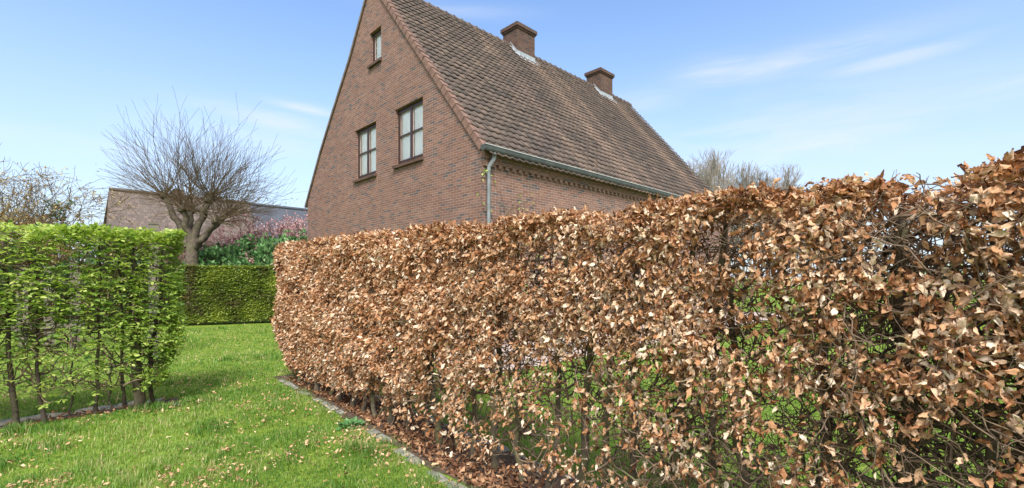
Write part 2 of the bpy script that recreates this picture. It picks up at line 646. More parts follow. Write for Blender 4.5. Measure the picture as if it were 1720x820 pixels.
for x0, x1, z0, z1, _ in wins:      # reveals
    mb.poly([(x0, YG, z0), (x0, YG, z1), (x0, YG + DEP, z1), (x0, YG + DEP, z0)])
    mb.poly([(x1, YG, z1), (x1, YG, z0), (x1, YG + DEP, z0), (x1, YG + DEP, z1)])
    mb.poly([(x0, YG, z1), (x1, YG, z1), (x1, YG + DEP, z1), (x0, YG + DEP, z1)], [(x0, 0), (x1, 0), (x1, DEP), (x0, DEP)])
    mb.poly([(x0, YG, z0), (x0, YG + DEP, z0), (x1, YG + DEP, z0), (x1, YG, z0)], [(x0, 0), (x0, DEP), (x1, DEP), (x1, 0)])
# long walls, far gable, inner floor of the attic
mb.poly([(XW, YG, 0), (XW, YE, 0), (XW, YE, ZE), (XW, YG, ZE)])
mb.poly([(XL, YE, 0), (XL, YG, 0), (XL, YG, 4.36), (XL, YE, 4.36)])
mb.poly([(XW, YE, 0), (XL, YE, 0), (XL, YE, ZE - .06), (XR, YE, ZR), (XW, YE, ZE)])
mb.build('wall', M['brick'], house, HO)

# brick lintel of upright bricks over each window, projecting 3 mm
lm = brick_mat('brick_soldier')
for x0, x1, z0, z1, npan in wins:
    b = MB()
    n = max(1, round((x1 - x0 + .1) / .062))
    w = (x1 - x0 + .1) / n
    for i in range(n):
        xa = x0 - .05 + i * w
        b.box(xa, xa + w - .010, YG - .004, YG + .04, z1 + .004, z1 + .20)
    b.build('lintel', M['brick'], house, HO)

# windows
for x0, x1, z0, z1, npan in wins:
    wf = MB()
    yf = YG + .095
    fw = .055
    g_ = .003
    wf.box(x0 + g_, x0 + fw, yf, yf + .09, z0 + .01, z1 - g_)
    wf.box(x1 - fw, x1 - g_, yf, yf + .09, z0 + .01, z1 - g_)
    wf.box(x0 + fw, x1 - fw, yf, yf + .09, z1 - fw, z1 - g_)
    wf.box(x0 + fw, x1 - fw, yf, yf + .09, z0 + .01, z0 + fw)
    win = wf.build('window', M['frame'], house, HO)
    xs = [x0 + fw, x1 - fw] if npan == 1 else [x0 + fw, (x0 + x1) / 2, x1 - fw]
    for a, b_ in zip(xs[:-1], xs[1:]):
        s = MB()
        c = .05
        s.box(a + .004, a + c, yf - .015, yf + .05, z0 + fw + .004, z1 - fw - .004)
        s.box(b_ - c, b_ - .004, yf - .015, yf + .05, z0 + fw + .004, z1 - fw - .004)
        s.box(a + c, b_ - c, yf - .015, yf + .05, z1 - fw - c, z1 - fw - .004)
        s.box(a + c, b_ - c, yf - .015, yf + .05, z0 + fw + .004, z0 + fw + c)
        if npan == 2:
            zm = (z0 + z1) / 2 + .02
            s.box(a + c, b_ - c, yf - .01, yf + .05, zm - .018, zm + .018)
        s.build('sash', M['frame'], win, HO)
        s = MB()
        for q0, q1 in ([(z0 + fw + c, (z0 + z1) / 2 + .002), ((z0 + z1) / 2 + .038, z1 - fw - c)] if npan == 2 else [(z0 + fw + c, z1 - fw - c)]):
            e = .011
            s.box(a + c + .001, a + c + e, yf + .012, yf + .03, q0, q1)
            s.box(b_ - c - e, b_ - c - .001, yf + .012, yf + .03, q0, q1)
            s.box(a + c + e, b_ - c - e, yf + .012, yf + .03, q0 + .001, q0 + e)
            s.box(a + c + e, b_ - c - e, yf + .012, yf + .03, q1 - e, q1 - .001)
        s.build('beading', M['beading'], win, HO)
        s = MB()
        s.poly([(a + .02, yf + .035, z0 + fw + .02), (b_ - .02, yf + .035, z0 + fw + .02), (b_ - .02, yf + .035, z1 - fw - .02), (a + .02, yf + .035, z1 - fw - .02)])
        s.build('glass', M['glass'], win, HO)
    # softly pleated net curtain
    s = MB()
    nx = 60
    for i in range(nx):
        xa, xb = x0 + .03 + (x1 - x0 - .06) * i / nx, x0 + .03 + (x1 - x0 - .06) * (i + 1) / nx
        ya = yf + .065 + .012 * math.sin(i * 1.1)
        yb = yf + .065 + .012 * math.sin((i + 1) * 1.1)
        s.poly([(xa, ya, z0 + .03), (xb, yb, z0 + .03), (xb, yb, z1 - .03), (xa, ya, z1 - .03)])
    s.build('curtain', M['curtain'], win, HO)
    s = MB()
    n = round((x1 - x0 + .10) / .062)
    w = (x1 - x0 + .10) / n
    for i in range(n):
        xa = x0 - .05 + i * w
        zt = z0 - .002
        s.poly([(xa, YG - .075, zt - .035), (xa + w - .008, YG - .075, zt - .035), (xa + w - .008, YG + .13, zt + .012), (xa, YG + .13, zt + .012)])
        s.poly([(xa, YG - .075, zt - .115), (xa + w - .008, YG - .075, zt - .115), (xa + w - .008, YG - .075, zt - .035), (xa, YG - .075, zt - .035)])
        s.poly([(xa, YG - .075, zt - .115), (xa, YG, zt - .095), (xa + w - .008, YG, zt - .095), (xa + w - .008, YG - .075, zt - .115)])
        s.poly([(xa, YG - .075, zt - .115), (xa, YG - .075, zt - .035), (xa, YG, zt - .015), (xa, YG, zt - .095)])
        s.poly([(xa + w - .008, YG - .075, zt - .035), (xa + w - .008, YG - .075, zt - .115), (xa + w - .008, YG, zt - .095), (xa + w - .008, YG, zt - .015)])
    s.build('sill', M['brick_dark'], win, HO)


# roof tiles
def roof_mat():
    m, t, p, out = new_mat('roof_tile')
    tint = attr(t, 'tint')
    col = ramp(t, tint, [(0, (.034, .029, .028)), (.3, (.060, .048, .044)), (.55, (.093, .070, .061)), (.8, (.132, .099, .083)), (1, (.22, .17, .14))])
    big = noise_n(t, .55, 5, .65)
    col = mixc(t, .6, col, ramp(t, big, [(.3, (.72, .70, .72)), (.7, (1.25, 1.2, 1.05))]), 'MULTIPLY')
    fn = noise_n(t, 25, 5, .7)
    col = mixc(t, .5, col, ramp(t, fn, [(.3, (.6, .6, .6)), (.7, (1.4, 1.35, 1.25))]), 'MULTIPLY')
    lich = noise_n(t, 5, 6, .75)
    pos = N(t, 'ShaderNodeNewGeometry')
    sp = N(t, 'ShaderNodeSeparateXYZ')
    L(t, pos.outputs['Position'], sp.inputs[0])
    # pale run-off streaks that start at the chimneys' lead
    def streak(y0, w, k):
        d = math_n(t, 'DIVIDE', math_n(t, 'SUBTRACT', sp.outputs[1], y0), w)
        return math_n(t, 'MULTIPLY', math_n(t, 'EXPONENT', math_n(t, 'MULTIPLY', math_n(t, 'POWER', math_n(t, 'ABSOLUTE', d), 2.0), -1.0)), k)
    st = math_n(t, 'ADD', math_n(t, 'ADD', streak(13.1, .55, .6), streak(18.6, .5, .6)), math_n(t, 'ADD', streak(10.6, .35, .35), streak(14.4, .3, .4)))
    st = math_n(t, 'MULTIPLY', st, ramp(t, noise_n(t, 3.3, 5, .7), [(.35, (.2,) * 3), (.65, (1.0,) * 3)]), clamp=True)
    col = mixc(t, math_n(t, 'MULTIPLY', st, .75), col, (.33, .22, .165))
    col = mixc(t, ramp(t, lich, [(.60, (0,) * 3), (.72, (.45,) * 3)]), col, (.24, .20, .10))
    L(t, col, p.inputs['Base Color'])
    p.inputs['Roughness'].default_value = .8
    bump(t, p, fn, .006)
    return m


M['tile'] = roof_mat()


def tile_roof(name, ex, ez, rx, rz, y0, y1, parent, off, tw=.2235, expo=.247):
    """pantiles between an eave line (ex, ez) and a ridge line (rx, rz), from y0 to y1"""
    e, r_ = np.array([ex, ez]), np.array([rx, rz])
    Ls = np.linalg.norm(r_ - e)
    d = (r_ - e) / Ls
    nrm2 = np.array([-d[1], d[0]])
    if nrm2[1] < 0:
        nrm2 = -nrm2
    nr = int(round(Ls / expo))
    expo = Ls / nr
    nc = int(round((y1 - y0) / tw))
    tw = (y1 - y0) / nc
    us = np.linspace(0, 1, 7)
    prof = np.array([.020, .033, .024, .006, -.004, .000, .014]) * .6          # S-profile across one tile
    rise = .040
    V, F, TT = [], [], []
    base = 0
    fn = 7
    for i in range(nr):
        rowj = rng.normal(0, .002)
        for j in range(nc):
            jit = rng.normal(0, .0035, 3)
            skew = rng.normal(0, .004)
            arc = -.055 * (1 - ((us - .5) * 2) ** 2)                       # rounded lower lip
            rows = []
            for s_, top, drop in ((0, 1, 0), (0, 1, 1), (expo * .5, 0.5, 0), (expo * 1.06, 0.02, 0)):
                lo = s_ == 0
                al = i * expo + s_ + (arc if lo else 0) + jit[0] + rowj + skew * (us - .5) * 2
                hgt = prof + rise * (top if s_ == 0 else (0.55 if s_ < expo * .9 else .0)) + jit[1] - (.022 if (lo and drop == 0) else 0)
                rows.append((al, hgt))
            for al, hgt in rows:
                x = e[0] + d[0] * al + nrm2[0] * hgt
                z = e[1] + d[1] * al + nrm2[1] * hgt
                y = y0 + (j + us) * tw + jit[2] * .5
                V.append(np.stack([x, y, z], -1))
            for a in range(3):
                for b in range(fn - 1):
                    F.append((base + a * fn + b, base + a * fn + b + 1, base + (a + 1) * fn + b + 1, base + (a + 1) * fn + b))
            base += 4 * fn
            TT.append(np.full(4 * fn, np.clip(rng.normal(.46, .13), 0, 1)))
    V = np.concatenate(V) - np.array(off)
    return mesh_from(name, V, [np.array(F)], M['tile'], parent, tint=np.concatenate(TT), smooth=False)


ev = .20
sl = (ZR - ZE) / (XW - XR)
roof = tile_roof('roof', XW + ev, ZE - ev * sl + .06, XR, ZR + .06, YG + .02, YE + .05, house, HO)
# left slope, thin board and tiles
lp = left_prof[1:]
b = MB()
TH = .09
for (x0, z0), (x1, z1) in zip(lp[:-1], lp[1:]):
    dx, dz = x1 - x0, z1 - z0
    l_ = math.hypot(dx, dz)
    nx_, nz_ = -dz / l_ * TH, dx / l_ * TH
    if (x0, z0) == lp[0]:
        x0, z0 = x0 - .14, z0 - .14 * 1.2
    b.poly([(x0, YG - .05, z0), (x1, YG - .05, z1), (x1 + nx_, YG - .05, z1 + nz_), (x0 + nx_, YG - .05, z0 + nz_)], [(0, 0)] * 4)
    b.poly([(x0 + nx_, YG - .05, z0 + nz_), (x1 + nx_, YG - .05, z1 + nz_), (x1 + nx_, YE, z1 + nz_), (x0 + nx_, YE, z0 + nz_)], [(0, 0)] * 4)
    b.poly([(x0, YG - .05, z0), (x0, YE, z0), (x1, YE, z1), (x1, YG - .05, z1)], [(0, 0)] * 4)
rl = b.build('rear_roof', plain('rear_tile', (.13, .10, .085), .8, 0, .4, 6, .01), house, HO)
# verge tiles: overlapping clay pieces down the right edge of the gable
b = MB()
e0, e1 = np.array([XW + .03, ZE - .04 + .02]), np.array([XR, ZR + .02])
Ls = np.linalg.norm(e1 - e0)
dd = (e1 - e0) / Ls
nn = np.array([dd[1], -dd[0]])
if nn[1] < 0:
    nn = -nn
nv = int(Ls / .247)
for i in range(nv):
    s0 = i * Ls / nv
    s1 = s0 + Ls / nv - .006
    yo = YG - .055 + random.uniform(-.004, .004)
    q = []
    lift0, lift1 = .066, .046
    for s_, lift in ((s0, lift0), (s1, lift1)):
        c_ = e0 + dd * s_
        q.append((c_ + nn * (lift + .012), c_ - nn * .085))
    (t0, b0), (t1, b1) = q
    yb = YG + .13
    P = lambda v, y: (v[0], y, v[1])
    b.poly([P(b0, yo), P(b1, yo + .008), P(t1, yo + .008), P(t0, yo)])
    b.poly([P(t0, yo), P(t1, yo + .008), P(t1, yb), P(t0, yb)])
    b.poly([P(b0, yo), P(t0, yo), P(t0, yb), P(b0, yb)])
    b.poly([P(b0, yo), P(b0, YG), P(b1, YG), P(b1, yo + .008)])
    b.poly([P(t1, yo + .008), P(b1, yo + .008), P(b1, YG), P(t1, YG)])
b.build('verge_tiles', M['verge'], house, HO)
# ridge tiles: half-round, each with a raised collar
paths, rad = [], []
y = YG - .04
while y < YE + .02:
    paths.append([(XR, y, ZR + .02), (XR, y + .05, ZR + .02), (XR, y + .055, ZR + .022), (XR, y + .34, ZR + .022)])
    rad.append([.135, .135, .112, .112])
    y += .335
V, Q = tubes(np.array(paths) - np.array(HO), rad, 12)
mesh_from('ridge_tiles', V, [Q], plain('ridge_clay', (.12, .09, .08), .8, 0, .4, 5, .008), house)

# chimneys with corbelled cap and lead flashing
for (cy0, cy1) in ((12.31, 13.29), (17.75, 18.75)):
    cx0, cx1 = -13.09, -12.31
    ch = MB()
    zt = 11.24
    ch.box(cx0, cx1, cy0, cy1, 9.2, zt - .20)
    cho = ch.build('chimney', M['brick_dark'], house, HO)
    c = MB()
    c.box(cx0 - .035, cx1 + .035, cy0 - .035, cy1 + .035, zt - .20, zt - .135)
    c.box(cx0 - .075, cx1 + .075, cy0 - .075, cy1 + .075, zt - .135, zt)
    c.box(cx0 - .02, cx1 + .02, cy0 - .02, cy1 + .02, zt, zt + .03)
    c.build('cap', M['brick_dark'], cho, HO, bevel=.008)
    # lead: apron on the roof slope below the stack and stepped upstands on its sides
    c = MB()

    def rz(x):
        return ZR + .125 - sl * (x - XR)
    # apron
    n = 10
    for i in range(n):
        ya = cy0 - .10 + (cy1 - cy0 + .26) * i / n
        yb = cy0 - .10 + (cy1 - cy0 + .26) * (i + 1) / n
        w0 = cx1 + .17 + .018 * math.sin(i * 1.9)
        w1 = cx1 + .17 + .018 * math.sin((i + 1) * 1.9)
        c.poly([(w0, ya, rz(w0) - .03), (w1, yb, rz(w1) - .03), (cx1 + .014, yb, rz(cx1 + .014)), (cx1 + .014, ya, rz(cx1 + .014))])
        c.poly([(w0, ya, rz(w0) - .03), (w0, ya, rz(w0) - .06), (w1, yb, rz(w1) - .06), (w1, yb, rz(w1) - .03)])
    c.poly([(cx1 + .013, cy0 - .012, rz(cx1) - .02), (cx1 + .013, cy1 + .012, rz(cx1) - .02), (cx1 + .013, cy1 + .012, rz(cx1) + .11), (cx1 + .013, cy0 - .012, rz(cx1) + .11)])
    for yy, s_ in ((cy0 - .012, -1), (cy1 + .012, 1)):
        c.poly([(cx1 + .013, yy, rz(cx1) - .02), (XR + .02, yy, rz(XR) - .03), (XR + .02, yy, rz(XR) + .10), (cx1 + .013, yy, rz(cx1) + .11)])
        c.poly([(cx1 + .10, yy + s_ * .09, rz(cx1 + .10)), (XR + .05, yy + s_ * .10, rz(XR + .05)), (XR + .02, yy, rz(XR) + .0), (cx1 + .013, yy, rz(cx1) + .0)])
    c.build('flashing', M['lead'], cho, HO)

# gutter: half round with rolled front edge, brackets and joints
GX, GZ = -7.50, 4.42
sec = [(-.085, 0.0), (-.08, -.06), (-.06, -.105), (0, -.125), (.055, -.115), (.070, -.08), (.075, 0)]
ys = [6.46, YE + .1]
b = MB()
for (xa, za), (xb, zb) in zip(sec[:-1], sec[1:]):
    b.poly([(GX + xa, ys[0], GZ + za), (GX + xa, ys[1], GZ + za), (GX + xb, ys[1], GZ + zb), (GX + xb, ys[0], GZ + zb)])
for yy in ys:
    b.poly([(GX + x_, yy, GZ + z_) for x_, z_ in sec])
y = 6.52
while y < YE:       # joints
    for (xa, za), (xb, zb) in zip(sec[:-1], sec[1:]):
        k = 1.06
        b.poly([(GX + xa * k, y, GZ + za * k), (GX + xa * k, y + .022, GZ + za * k), (GX + xb * k, y + .022, GZ + zb * k), (GX + xb * k, y, GZ + zb * k)])
    y += .58
gut = b.build('gutter', M['zinc_dark'], house, HO)
V, Q = tubes(np.array([[(GX + .08, 6.455, GZ + .004), (GX + .08, 12, GZ + .004), (GX + .08, YE + .1, GZ + .004)]]) - np.array(HO), [[.009, .009, .009]], 8)
mesh_from('gutter_bead', V, [Q], M['zinc_light'], gut)
# downpipe
pts = np.array([(GX - .0, 6.78, GZ - .09), (GX - .0, 6.78, GZ - .22), (GX - .0, 6.775, GZ - .26), (XW + .07, 6.72, GZ - .42), (XW + .07, 6.715, GZ - .47), (XW + .07, 6.71, 3.0), (XW + .07, 6.71, 2.97), (XW + .07, 6.71, 0.02)])
V, Q = tubes((pts - np.array(HO))[None], [[.050, .050, .050, .045, .045, .045, .045, .045]], 14)
mesh_from('downpipe', V, [Q], M['zinc'], house, smooth=True)
# cornice: two projecting courses over a row of dentils
b = MB()
b.box(XW + .003, XW + .085, YG + .003, YE, 4.16, 4.40)
b.box(XW + .003, XW + .055, YG + .004, YE - .01, 4.085, 4.157)
y = YG + .01
while y < YE - .3:
    b.box(XW + .003, XW + .055, y, y + .115, 4.02, 4.083)
    y += .215
b.build('cornice', M['brick'], house, HO)


# ------------------------------------------------------------------ climber on the long wall
def strand(p0, p1, n=7, amp=.1, sag=0.):
    p0, p1 = np.array(p0, float), np.array(p1, float)
    t_ = np.linspace(0, 1, n)[:, None]
    j = rng.normal(0, amp, (n, 3)) * np.sin(t_ * math.pi)
    return p0 + (p1 - p0) * t_ + j + np.array([0, 0, -sag]) * np.sin(t_ * math.pi)


vine = thing('climbing_vine', 'sparse leafless climber creeping up the brick side wall by the downpipe', 'climbing plant', (XW + .03, 7.3, 0))
VO = np.array([XW + .03, 7.3, 0])
P_, R2 = [], []
for i in range(46):
    y0 = 7.3 + rng.normal(0, .1)
    z0 = rng.uniform(.1, 3.1)
    y1, z1 = y0 + rng.normal(.35, .75), z0 + rng.uniform(.4, 1.3)
    z1 = min(z1, 3.95)
    s_ = strand((XW + .03, y0, z0), (XW + .03, y1, z1), 7, .06)
    s_[:, 0] = XW + .02 + np.abs(rng.normal(0, .03, 7))
    P_.append(s_)
    R2.append(np.linspace(.009, .003, 7))
for i in range(4):
    s_ = strand((XW + .03, 7.3, 0), (XW + .03, 7.1 + i * .2, 3.3), 7, .08)
    s_[:, 0] = XW + .03
    P_.append(s_)
    R2.append(np.linspace(.016, .006, 7))
V, Q = tubes(np.array(P_) - VO, R2, 4)
mesh_from('stem', V, [Q], M['twig'], vine)
n = 130
ends = np.array([s[rng.integers(3, 7)] for s in random.choices(P_, k=n)])
ends[:20] = np.array([XW + .05, 6.62, 3.85]) + rng.normal(0, .07, (20, 3)) * np.array([.6, 1, 1])
foliage('foliage', ends, rand_dir(n) + np.array([1, 0, 0]), rand_dir(n) + np.array([1, -1, 1]), rng.uniform(.04, .08, n), TS, M['green_leaf'], rng.uniform(.4, 1, n), vine, VO)


# ------------------------------------------------------------------ hedges
def hedge_twigs(n, box, lean, length=(.15, .5), r=(.0045, .0012), n_pts=5, dens=None):
    """crooked twigs inside a box (x0,x1,y0,y1,z0,z1)"""
    x0, x1, y0, y1, z0, z1 = box
    p = np.stack([rng.uniform(x0, x1, n), rng.uniform(y0, y1, n), rng.uniform(z0, z1, n)], -1)
    if dens is not None:
        p = p[rng.uniform(size=n) < dens(p)]
        n = len(p)
    d = norm(rng.normal(size=(n, 3)) + np.array(lean))
    ln = rng.uniform(*length, n)[:, None]
    pts = [p]
    cur = p
    for k in range(n_pts - 1):
        d = norm(d + rng.normal(0, .38, (n, 3)))
        cur = cur + d * ln / (n_pts - 1)
        pts.append(cur)
    P = np.stack(pts, 1)
    rr = rng.uniform(.7, 1.6, n)[:, None] * np.linspace(r[0], r[1], n_pts)[None]
    return P, rr


def trunk_with_limbs(base, top, r0, r1, nl, spread, zmin=.3, seed=0, axis='x', sides=9, limb_r=.4):
    """one slightly crooked stem with side limbs, one mesh"""
    rr = np.random.default_rng(seed)
    n = 14
    t_ = np.linspace(0, 1, n)
    base, top = np.array(base, float), np.array(top, float)
    P = base + (top - base) * t_[:, None]
    wob = np.cumsum(rr.normal(0, .016, (n, 2)), 0)
    wob -= wob[:1]
    P[:, :2] += wob
    R = (r0 + (r1 - r0) * t_) * (1 + rr.normal(0, .06, n))
    R[0] *= 1.2
    parts = [tubes(P[None], R[None], sides)]
    LP, LR = [], []
    for i in range(nl):
        k = rr.uniform(zmin / max(top[2], .1), .98)
        idx = k * (n - 1)
        a = P[int(idx)] + (P[min(int(idx) + 1, n - 1)] - P[int(idx)]) * (idx % 1)
        ang = rr.uniform(0, 2 * math.pi)
        dirv = np.array([math.cos(ang) * spread[0], math.sin(ang) * spread[1], rr.uniform(-.05, .8)])
        dirv /= np.linalg.norm(dirv)
        ln = rr.uniform(.15, .5)
        q = [a]
        for s in range(6):
            dirv = dirv + rr.normal(0, .28, 3) + np.array([0, 0, .04])
            dirv /= np.linalg.norm(dirv)
            q.append(q[-1] + dirv * ln / 6)
        LP.append(q)
        rl = r0 * limb_r * rr.uniform(.3, 1) * (1 - .5 * k)
        LR.append(np.linspace(rl, rl * .3, 7))
    if LP:
        parts.append(tubes(np.array(LP), LR, 5))
    return merge(parts)


# ---- brown beech hedge
def bh_top(x):
    return np.interp(x, [-7.6, -4.9, -2.8, -.9, 2], [2.04, 2.02, 1.96, 1.935, 1.89])


def bh_front(x, z):
    f0 = np.interp(x, [-7.6, -5, -2.5, 2], [2.33, 2.28, 2.20, 2.12])
    return f0 + .10 * np.maximum(0, .9 - z)


bh = thing('beech_hedge', 'long clipped hedge covered in dry copper-brown leaves running in front of the brick house', 'hedge', (-3, 2.5, 0))
BO = np.array([-3, 2.5, 0])


def bh_density(p):
    x, y, z = p[:, 0], p[:, 1], p[:, 2]
    up = np.interp(x, [-7.6, -5.0, -3.6, -2.0, -.8, 0.2, 2], [.32, .42, .78, 1.26, 1.22, 1.15, .95])
    lowd = np.interp(x, [-7.6, -4.5, -3, -1.5, -.6, 2], [.15, .17, .14, .12, .15, .20])
    hi = np.interp(x, [-3, -1.2, -.5, .2, 2], [1., .98, .85, .62, .42])
    s = 1 / (1 + np.exp(-(z - up) / .15))
    d = lowd + (hi - lowd) * s
    d = d * np.clip((z - .06) / .25, 0, 1)
    return d


def make_brown(n, xr, tpl, szr, shell):
    x = rng.uniform(xr[0], xr[1], n)
    zt = bh_top(x) + .03 * np.sin(x * 5.1) + .02 * np.sin(x * 13)
    z = rng.uniform(.08, 1, n) * zt
    yf = bh_front(x, z)
    yb = yf + .62
    u = rng.uniform(size=n)
    y = np.where(u < .76, yf + np.abs(rng.normal(0, .06, n)), np.where(u < .86, rng.uniform(yf, yb), yb - np.abs(rng.normal(0, .05, n))))
    # a share sits on the flat clipped top
    tp = rng.uniform(size=n) < .14
    y = np.where(tp, rng.uniform(yf, yb), y)
    z = np.where(tp, zt - np.abs(rng.normal(0, .05, n)), z)
    # rounded left end
    p = np.stack([x, y, z], -1)
    if xr[0] < -7.5:
        k = rng.uniform(size=n) < .07
        p[k, 0] = -7.62 + np.abs(rng.normal(0, .05, k.sum()))
        p[k, 1] = rng.uniform(2.35, 2.95, k.sum())
        rr = np.abs(p[:, 1] - 2.63) / .33
        cut = -7.62 + .22 * np.clip(rr, 0, 1) ** 3 + .75 * np.clip((.75 - p[:, 2]) / .7, 0, 1)
        p[:, 0] = np.maximum(p[:, 0], cut)
    # rounded top front corner
    h = (bh_top(p[:, 0]) - p[:, 2])
    ff = bh_front(p[:, 0], p[:, 2])
    p[:, 1] = np.maximum(p[:, 1], ff + .10 * np.clip(1 - h / .10, 0, 1) ** 2)
    bulge = noise3(p, 2.2, 3.) * .07
    p[:, 1] += bulge * np.where(p[:, 1] < ff + .3, 1, -1)
    d = bh_density(p)
    cl = noise3(p, 3.2, 11.)
    cl2 = noise3(p, 8.0, 5.)
    prob = d * np.clip(1.0 + 1.9 * cl + 1.2 * cl2, .02, 2.2)
    keep = rng.uniform(size=n) < prob
    p = p[keep]
    # three to five leaves hang from each twig end
    reps = rng.integers(2, 6, len(p))
    P = np.repeat(p, reps, 0) + rng.normal(0, .022, (reps.sum(), 3))
    P[:, 2] = np.minimum(P[:, 2], bh_top(P[:, 0]) + .012)
    m_ = len(P)
    front = (P[:, 1] < bh_front(P[:, 0], P[:, 2]) + .3)
    outw = np.where(front[:, None], np.array([[.05, -1., .25]]), np.array([[0, 1., .25]]))
    topm = P[:, 2] > bh_top(P[:, 0]) - .07
    outw = np.where(topm[:, None], outw * .4 + np.array([[0, 0, .6]]), outw)
    ax = norm(outw * .40 + np.array([0, 0, -.75]) + rng.normal(0, .52, (m_, 3)))
    ax = np.where(topm[:, None], norm(ax + np.array([0, -.1, .75])), ax)
    nr = norm(outw * .8 + rng.normal(0, .65, (m_, 3)))
    tint = np.clip(rng.normal(.58, .26, m_) + .25 * np.repeat(cl[keep], reps) - .12 * topm, 0, 1)
    sz = rng.uniform(*szr, m_)
    return P, ax, nr, sz, tint


a1 = make_brown(23000, (-7.65, -3.0), TB2, (.034, .062), 0)
a2 = make_brown(26500, (-3.0, 1.9), TB, (.024, .052), 0)
# trunks of the brown hedge
tx = [-7.25, -6.95, -6.6, -6.28, -5.92, -5.6, -5.25, -4.95, -4.62, -4.3, -3.97, -3.72, -3.53, -3.25, -3.01, -2.76, -2.44, -2.16, -1.92, -1.72, -1.46, -1.22, -1.02, -.78, -.52, -.20, .02, .16, .42, .75, 1.1, 1.5, 1.85]
TY = []
for i, x in enumerate(tx):
    big = 2.0 if abs(x + .20) < .02 else (1.25 if i % 3 == 0 else .95)
    yb = 2.47 + random.uniform(-.05, .05)
    TY.append(yb)
    V, Q = trunk_with_limbs((x, yb, -.03), (x + random.uniform(-.14, .14), 2.5 + random.uniform(-.06, .1), bh_top(x) - .1), .026 * big, .011 * big, 16, (1.0, .8), .22, 50 + i)
    mesh_from('trunk', V - BO, [Q], M['bark'], bh, smooth=True)
# twigs: dense tangle
dn = lambda p: np.clip(.35 + .5 * (p[:, 2] / 2), 0, 1)
T1 = hedge_twigs(6000, (-7.55, 1.9, 2.3, 2.9, .12, 1.98), (0, -.25, .35), (.12, .40), (.0034, .0010), 6, dn)
T2 = hedge_twigs(1500, (-7.3, 1.9, 2.4, 2.75, .2, 1.7), (0, -.1, .1), (.22, .55), (.0068, .0022), 7, None)
# crossing bare twigs of the part nearest the camera
T3b = hedge_twigs(2600, (-.55, 1.9, 2.2, 2.75, .8, 1.85), (.25, -.2, .1), (.15, .5), (.0038, .0010), 7, None)
T3 = hedge_twigs(3600, (-1.6, 1.9, 2.15, 2.75, .2, 1.88), (.25, -.3, .1), (.12, .42), (.0028, .0008), 7, None)
# fine tips poking out above the clipped top
nt_ = 900
x = np.concatenate([rng.uniform(-7.5, 1.9, 550), rng.uniform(-1.6, 1.2, 350)])
p0 = np.stack([x, rng.uniform(2.25, 2.85, nt_), bh_top(x) - rng.uniform(.03, .12, nt_)], -1)
d_ = norm(rng.normal(0, .45, (nt_, 3)) + np.array([0, 0, 1]))
ln = rng.uniform(.03, .11, nt_)[:, None]
T4 = (np.stack([p0, p0 + d_ * ln * .5 + rng.normal(0, .016, (nt_, 3)), p0 + d_ * ln], 1), np.repeat(np.array([[.0024, .0018, .0009]]), nt_, 0))


def clip_tw(T, x_min=-7.6, yf=bh_front):
    P, R = T
    f0 = yf(P[..., 0], P[..., 2]) - .01
    zt = bh_top(P[..., 0]) + .035
    bad = (P[..., 2] > zt).any(1) | (P[..., 2] < .04).any(1) | (P[..., 0] < x_min).any(1)
    P[..., 1] = np.clip(P[..., 1], f0, f0 + .68)
    return P[~bad], R[~bad]


V, Q = merge([tubes(*clip_tw(T1), 3), tubes(*clip_tw(T2), 4), tubes(*clip_tw(T3), 3), tubes(*clip_tw(T3b), 3), tubes(*T4, 3)])
mesh_from('twigs', V - BO, [Q], M['twig'], bh)
V1, Q1, k1 = leaves(a1[0] - BO, a1[1], a1[2], a1[3], TB2)
V2, Q2, k2 = leaves(a2[0] - BO, a2[1], a2[2], a2[3], TB)
mesh_from('foliage', np.concatenate([V1, V2]), [np.concatenate([Q1, Q2 + len(V1)])], M['brown_leaf'], bh, tint=np.concatenate([np.repeat(a1[4], k1), np.repeat(a2[4], k2)]), smooth=False)
print('brown leaves', len(a1[0]), len(a2[0]))


# ---- green hornbeam hedge on the left
gh = thing('hornbeam_hedge', 'clipped hedge of fresh bright green leaves on bare dark stems at the left', 'hedge', (-7.05, -1, 0))
GO = np.array([-7.05, -1, 0])


def sprays(centers, outd, nleaf, size, spread, droop=.15):
    """flat sprays: leaves set alternately along short twigs"""
    n = len(centers)
    d = norm(outd + rng.normal(0, .45, (n, 3)) * np.array([1, 1, .35]))
    side = norm(np.cross(d, np.array([0, 0, 1.]) + rng.normal(0, .25, (n, 3))))
    up = np.cross(side, d)
    P, A, Nn = [], [], []
    for k in range(nleaf):
        t_ = (k + .5) / nleaf
        s = 1 if k % 2 else -1
        pos = centers + d * (spread * (t_ - .5))[..., None] if np.ndim(spread) else centers + d * spread * (t_ - .5)
        pos = pos + np.array([0, 0, -droop]) * spread * t_ ** 2
        P.append(pos)
        A.append(d * .6 + side * s * rng.uniform(.5, 1.1, n)[:, None] + rng.normal(0, .18, (n, 3)) + np.array([0, 0, -.18]))
        Nn.append(up + rng.normal(0, .28, (n, 3)))
    m_ = n * nleaf
    return np.concatenate(P), np.concatenate(A), np.concatenate(Nn), rng.uniform(*size, m_)


